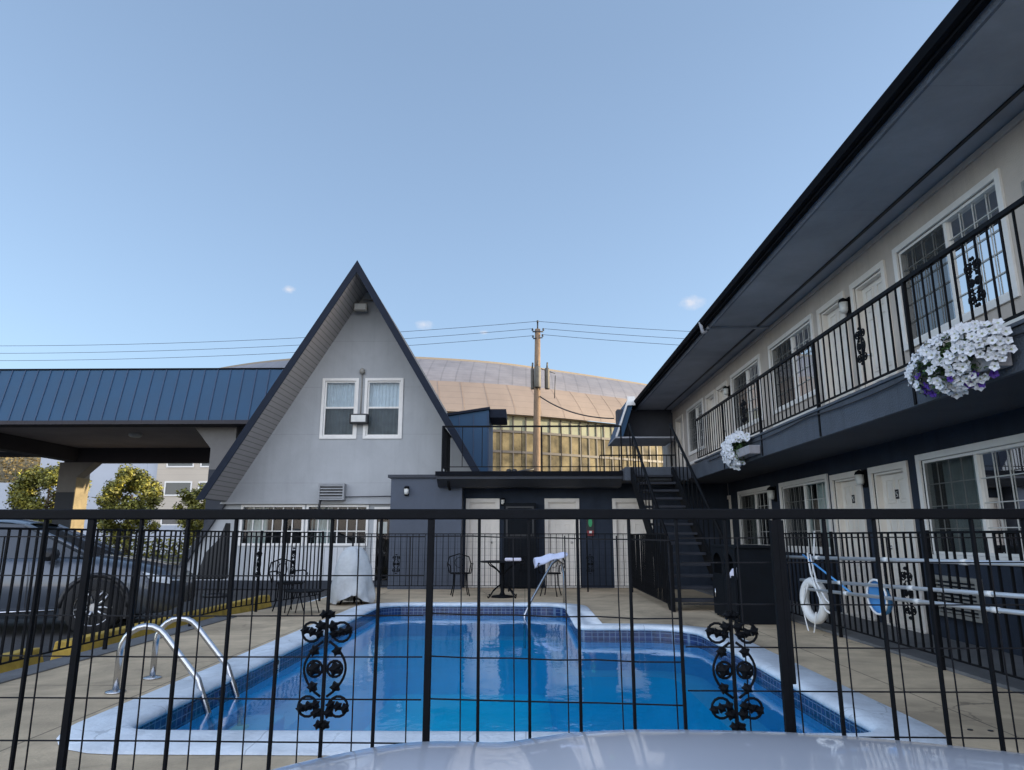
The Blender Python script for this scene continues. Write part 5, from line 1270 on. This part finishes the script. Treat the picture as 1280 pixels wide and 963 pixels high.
def iron_chair(label, x, y, rz):
    t = thing('iron_chair', label, 'chair', (x, y, 0), 'iron bistro chairs', rz)
    m = MB(); m.tube([(0.2*math.cos(2*PI*k/20), 0.2*math.sin(2*PI*k/20), 0.43) for k in range(20)], 0.012, 6, closed=True)
    for k in range(-3, 4): y_ = k*0.055; L_ = math.sqrt(0.04-y_*y_); m.tube([(-L_, y_, 0.43), (L_, y_, 0.43)], 0.007, 4); m.tube([(y_, -L_, 0.436), (y_, L_, 0.436)], 0.007, 4)
    m.build('seat', iron_old, t, local=True)
    for k in range(4):
        a = PI/4+k*PI/2; m = MB(); m.tube([(0.17*math.cos(a), 0.17*math.sin(a), 0.43), (0.18*math.cos(a), 0.18*math.sin(a), 0.2), (0.24*math.cos(a), 0.24*math.sin(a), 0.0)], 0.011, 6); m.build('leg', iron_old, t, local=True)
    m = MB(); m.tube([(-0.2, 0.19, 0.43), (-0.24, 0.23, 0.6), (-0.2, 0.25, 0.74), (0, 0.26, 0.80), (0.2, 0.25, 0.74), (0.24, 0.23, 0.6), (0.2, 0.19, 0.43)], 0.012, 6)
    for k in range(-3, 4): m.tube([(k*0.055, 0.2, 0.45), (k*0.06, 0.25, 0.77-abs(k)*0.012)], 0.006, 4)
    m.tube([(0.09*math.cos(2*PI*k/12), 0.235, 0.63+0.1*math.sin(2*PI*k/12)) for k in range(12)], 0.008, 4, closed=True)
    m.tube([(-0.24, 0.22, 0.6), (-0.25, 0, 0.62), (-0.22, -0.14, 0.58), (-0.2, -0.1, 0.43)], 0.011, 6); m.tube([(0.24, 0.22, 0.6), (0.25, 0, 0.62), (0.22, -0.14, 0.58), (0.2, -0.1, 0.43)], 0.011, 6)
    m.build('backrest', iron_old, t, local=True); return t
iron_chair('empty iron chair left of the bistro table', -1.28, 14.25, 0.2)
iron_chair('iron chair right of the bistro table with a pale blue towel over its back', 0.52, 14.25, -0.3)
iron_chair('iron chair by the left fence, nearer the parked cars', -3.72, 11.3, 0.9)
# towel draped over chair back
rows = []
for j in range(13):
    q = j/12; r = []
    for k in range(13):
        p = k/12; x = lerp(0.20, 0.86, p)
        yy = 14.50-0.10*math.cos(q*PI)*1.0; droop = 0.26*(abs(q-0.5)*2)**1.3*(1-0.55*p)
        r.append((x+0.02*math.sin(q*7), yy+0.0*p-0.02, 0.83-0.12*(1-p)**2-droop*0.75+0.012*math.sin(p*14+q*3)))
    rows.append(r)
m = MB().grid(rows); o = m.build('pool_towel', towel_m, None, loc=(0.52, 14.5, 0.8)); sd = o.modifiers.new('s', 'SOLIDIFY'); sd.thickness = 0.012; tag(o, 'pale blue towel draped over the right iron chair back', 'towel')
# low table by left fence
lt = thing('side_table', 'low dark oval table with thin legs behind the left fence corner', 'table', (-3.35, 10.9, 0))
m = MB(); m.lathe((-3.35, 10.9, 0.33), [(0.28, 0), (0.29, 0.01), (0.28, 0.02)], 24); m.build('tabletop', iron_old, lt)
for k in range(4):
    a = PI/4+k*PI/2; MB().tube([(-3.35+0.15*math.cos(a), 10.9+0.15*math.sin(a), 0.33), (-3.35+0.26*math.cos(a), 10.9+0.26*math.sin(a), 0.0)], 0.009, 5).build('leg', iron_old, lt)
# black wedge near the house
wd = thing('folded_parasol', 'tall black pointed folded cover standing by the left corner of the gabled house', 'parasol', (-6.75, 15.2, 0))
m = MB(); m.prism([(-7.05, 15.2, 0.25), (-6.45, 15.2, 0.25), (-6.5, 15.2, 1.45), (-6.62, 15.2, 1.1), (-6.9, 15.2, 0.8)], (0, 0.3, 0)); m.build('canopy', black_pl, wd, bevel=0.03)
m = MB(); m.tube([(-6.6, 15.35, PARK), (-6.6, 15.35, 0.3)], 0.03, 8); m.lathe((-6.6, 15.35, PARK), [(0.3, 0), (0.3, 0.06), (0.05, 0.1)], 16); m.build('stand', black_pl, wd)

# ------------------------------------------------------------------ flower boxes
def flower_box(label, yc, half, zc, hz, nw, npz, seed, bx_y0, bx_y1, bz, pbox=(3.42, 3.535)):
    t = thing('flower_box', label, 'flower box', (3.45, yc, zc), 'flower boxes on the balcony edge')
    rnd = random.Random(seed)
    m = MB(); m.box(*pbox, bx_y0, bx_y1, bz, bz+0.13); m.build('planter', planter_m, t, bevel=0.01)
    def pt(shell=1.0):
        a = rnd.uniform(0, 2*PI); b = rnd.uniform(-1, 1); q = rnd.uniform(0.8, 1.0)*shell
        n_ = Vector((-abs(math.cos(a))*math.sqrt(1-b*b)*0.9, b, math.sin(a)*math.sqrt(1-b*b)))
        p = Vector((3.47+n_.x*0.24*q, yc+n_.y*half*q, zc+n_.z*hz*q+0.05*noise.noise(Vector((n_.y*3, n_.z*3, seed)))))
        return p, n_
    m = MB()
    for k in range(int(nw*9)):
        p, n_ = pt(rnd.uniform(0.4, 1.02)); s_ = rnd.uniform(0.012, 0.026); u = Vector((rnd.gauss(0, 1), rnd.gauss(0, 1), rnd.gauss(0, 1))).normalized(); w_ = u.orthogonal().normalized()
        m.face([tuple(p-u*s_), tuple(p+w_*s_*0.6), tuple(p+u*s_), tuple(p-w_*s_*0.6)])
    m.build('leaves', leaf_pet, t, recalc=False)
    def blooms(n, accept, mats, nm, size):
        m = MB(); made = []
        tries = 0
        while len(made) < n and tries < n*30:
            tries += 1; p, n_ = pt(1.04)
            if not accept(p, n_): continue
            if any((p-q).length < size*1.1 for q in made): continue
            made.append(p)
            dr_ = (n_+Vector((-0.5, -0.5, 0.15))+Vector((rnd.gauss(0, .25), rnd.gauss(0, .25), rnd.gauss(0, .25)))).normalized()
            qn = Vector((0, 0, 1)).rotation_difference(dr_); R = size*rnd.uniform(0.8, 1.15); ph = rnd.uniform(0, 6)
            rim = []; mid = []
            for j in range(15):
                a = ph+2*PI*j/15; rr_ = R*(1.0+0.14*math.cos(5*(a-ph))); rim.append(p+qn@Vector((rr_*math.cos(a), rr_*math.sin(a), 0.006*math.sin(5*a)))); mid.append(p+qn@Vector((R*0.28*math.cos(a), R*0.28*math.sin(a), -0.010)))
            c = p+qn@Vector((0, 0, -0.03))
            for j in range(15):
                j2 = (j+1) % 15; m.face([tuple(mid[j]), tuple(rim[j]), tuple(rim[j2]), tuple(mid[j2])], True); m.face([tuple(c), tuple(mid[j]), tuple(mid[j2])], True, 1)
        o = m.build(nm, mats, t, recalc=False); o['kind'] = 'stuff'
    return blooms
bl = flower_box('large flower box thick with white and purple petunias on the near balcony edge', 5.40, 0.62, 2.52, 0.26, 190, 30, 4, 4.9, 5.9, 2.36)
holes = [(5.62, 2.46, 0.13), (5.28, 2.60, 0.10), (5.35, 2.40, 0.09), (5.02, 2.38, 0.09), (5.05, 2.62, 0.05)]
bl(230, lambda p, n_: all((p.y-a)**2+(p.z-b)**2 > r_*r_ for a, b, r_ in holes) and not (p.z < 2.40 and p.y > 5.55), [petal_w, petal_c], 'white_flowers', 0.034)
bl(12, lambda p, n_: any((p.y-a)**2+(p.z-b)**2 < r_*r_*1.2 for a, b, r_ in holes[:1]) or (p.z < 2.40 and p.y > 5.6) or (p.z < 2.38 and p.y < 5.3), [petal_p, petal_p], 'purple_flowers', 0.032)
bl2 = flower_box('small flower box of trailing white petunias on the far balcony edge', 11.2, 0.62, 2.52, 0.28, 150, 0, 8, 10.35, 11.3, 2.36, (3.36, 3.535))
bl2(170, lambda p, n_: p.y > 10.98 or p.z > 2.62, [petal_w, petal_c], 'white_flowers', 0.045)

# ------------------------------------------------------------------ light, sky, camera
SUN_EL, SUN_AZ = math.radians(8.0), math.radians(4.0)     # azimuth measured from +x towards +y
sd = Vector((math.cos(SUN_EL)*math.cos(SUN_AZ), math.cos(SUN_EL)*math.sin(SUN_AZ), math.sin(SUN_EL)))
sl = bpy.data.lights.new('sun', 'SUN'); sl.energy = 3.2; sl.angle = math.radians(0.53); sl.color = (1.0, 0.82, 0.56)
so = bpy.data.objects.new('sun', sl); col.objects.link(so); so.rotation_euler = sd.to_track_quat('Z', 'Y').to_euler(); so.location = (30, 0, 20)
wd_ = bpy.data.worlds.new('World'); scn.world = wd_; wd_.use_nodes = True
nt = wd_.node_tree; bg = nt.nodes['Background']; sky = nt.nodes.new('ShaderNodeTexSky'); sky.sky_type = 'NISHITA'; sky.sun_disc = False
sky.sun_elevation = SUN_EL; sky.sun_rotation = math.radians(90)-SUN_AZ
sky.air_density = 1.0; sky.dust_density = 1.0; sky.ozone_density = 2.6; sky.altitude = 100
N = nt.nodes; L = nt.links
# a few tiny wisps of cloud
geo = N.new('ShaderNodeTexCoord'); acc = None
for (dx, dy, dz, rad) in ((-0.15, 1, 0.312, 0.016), (0.255, 1, 0.345, 0.022), (-0.36, 1, 0.37, 0.012), (-0.06, 1, 0.30, 0.008)):
    v = Vector((dx, dy, dz)).normalized()
    sb_ = N.new('ShaderNodeVectorMath'); sb_.operation = 'SUBTRACT'; L.new(geo.outputs['Generated'], sb_.inputs[0]); sb_.inputs[1].default_value = v
    mu = N.new('ShaderNodeVectorMath'); mu.operation = 'MULTIPLY'; L.new(sb_.outputs[0], mu.inputs[0]); mu.inputs[1].default_value = (0.8, 0.8, 1.5)
    ln = N.new('ShaderNodeVectorMath'); ln.operation = 'LENGTH'; L.new(mu.outputs[0], ln.inputs[0])
    mr = N.new('ShaderNodeMapRange'); mr.inputs['From Min'].default_value = 0.0; mr.inputs['From Max'].default_value = rad; mr.inputs['To Min'].default_value = 1; mr.inputs['To Max'].default_value = 0
    L.new(ln.outputs['Value'], mr.inputs['Value'])
    if acc is None: acc = mr.outputs['Result']
    else:
        a_ = N.new('ShaderNodeMath'); a_.operation = 'MAXIMUM'; L.new(acc, a_.inputs[0]); L.new(mr.outputs['Result'], a_.inputs[1]); acc = a_.outputs[0]
cn = N.new('ShaderNodeTexNoise'); cn.inputs['Scale'].default_value = 110; cn.inputs['Detail'].default_value = 6; L.new(geo.outputs['Generated'], cn.inputs['Vector'])
mm_ = N.new('ShaderNodeMath'); mm_.operation = 'MULTIPLY'; L.new(acc, mm_.inputs[0]); L.new(cn.outputs['Fac'], mm_.inputs[1])
mr2 = N.new('ShaderNodeMapRange'); mr2.inputs['From Min'].default_value = 0.14; mr2.inputs['From Max'].default_value = 0.5; mr2.inputs['To Max'].default_value = 0.6; L.new(mm_.outputs[0], mr2.inputs['Value'])
mxc = N.new('ShaderNodeMix'); mxc.data_type = 'RGBA'; L.new(mr2.outputs['Result'], mxc.inputs[0]); hs_ = N.new('ShaderNodeHueSaturation'); hs_.inputs['Saturation'].default_value = 0.72; L.new(sky.outputs[0], hs_.inputs['Color'])
fl_ = N.new('ShaderNodeMix'); fl_.data_type = 'RGBA'; fl_.inputs[0].default_value = 0.45; L.new(hs_.outputs['Color'], fl_.inputs[6]); fl_.inputs[7].default_value = (1.05, 1.52, 2.45, 1)
L.new(fl_.outputs[2], mxc.inputs[6]); mxc.inputs[7].default_value = (2.6, 2.4, 2.5, 1)
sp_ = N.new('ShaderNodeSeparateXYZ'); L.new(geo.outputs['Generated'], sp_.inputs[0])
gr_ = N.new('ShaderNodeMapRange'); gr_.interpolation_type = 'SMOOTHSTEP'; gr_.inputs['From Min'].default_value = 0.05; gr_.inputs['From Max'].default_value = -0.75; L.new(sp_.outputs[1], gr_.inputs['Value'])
# added gain brightens and warms the unseen sky behind the camera for shaded walls
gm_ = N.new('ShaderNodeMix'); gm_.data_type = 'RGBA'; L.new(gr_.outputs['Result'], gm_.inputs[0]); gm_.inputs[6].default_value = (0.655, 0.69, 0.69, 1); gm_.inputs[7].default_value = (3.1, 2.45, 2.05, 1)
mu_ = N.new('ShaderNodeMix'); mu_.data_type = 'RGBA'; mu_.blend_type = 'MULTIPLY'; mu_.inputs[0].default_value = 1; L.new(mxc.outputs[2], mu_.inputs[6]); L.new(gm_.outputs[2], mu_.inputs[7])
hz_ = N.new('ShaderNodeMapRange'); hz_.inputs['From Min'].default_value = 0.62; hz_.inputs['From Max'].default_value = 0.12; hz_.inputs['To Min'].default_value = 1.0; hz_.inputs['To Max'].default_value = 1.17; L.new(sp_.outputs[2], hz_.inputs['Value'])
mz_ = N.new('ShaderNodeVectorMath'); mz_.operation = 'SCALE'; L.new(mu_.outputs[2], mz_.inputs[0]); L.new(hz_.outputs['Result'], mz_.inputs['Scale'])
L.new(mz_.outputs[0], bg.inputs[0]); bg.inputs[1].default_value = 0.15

cam = bpy.data.cameras.new('camera'); cam.sensor_width = 36; cam.lens = 863/1280*36; cam.clip_end = 5000; cam.clip_start = 0.02
co = bpy.data.objects.new('camera', cam); col.objects.link(co); co.location = (0, 0, 1.16)
co.rotation_euler = (math.radians(90)+math.atan(188.5/863), 0, math.radians(1.0)); scn.camera = co
scn.view_settings.view_transform = 'Standard'; scn.view_settings.look = 'None'; scn.view_settings.gamma = 1; scn.view_settings.exposure = 1.7
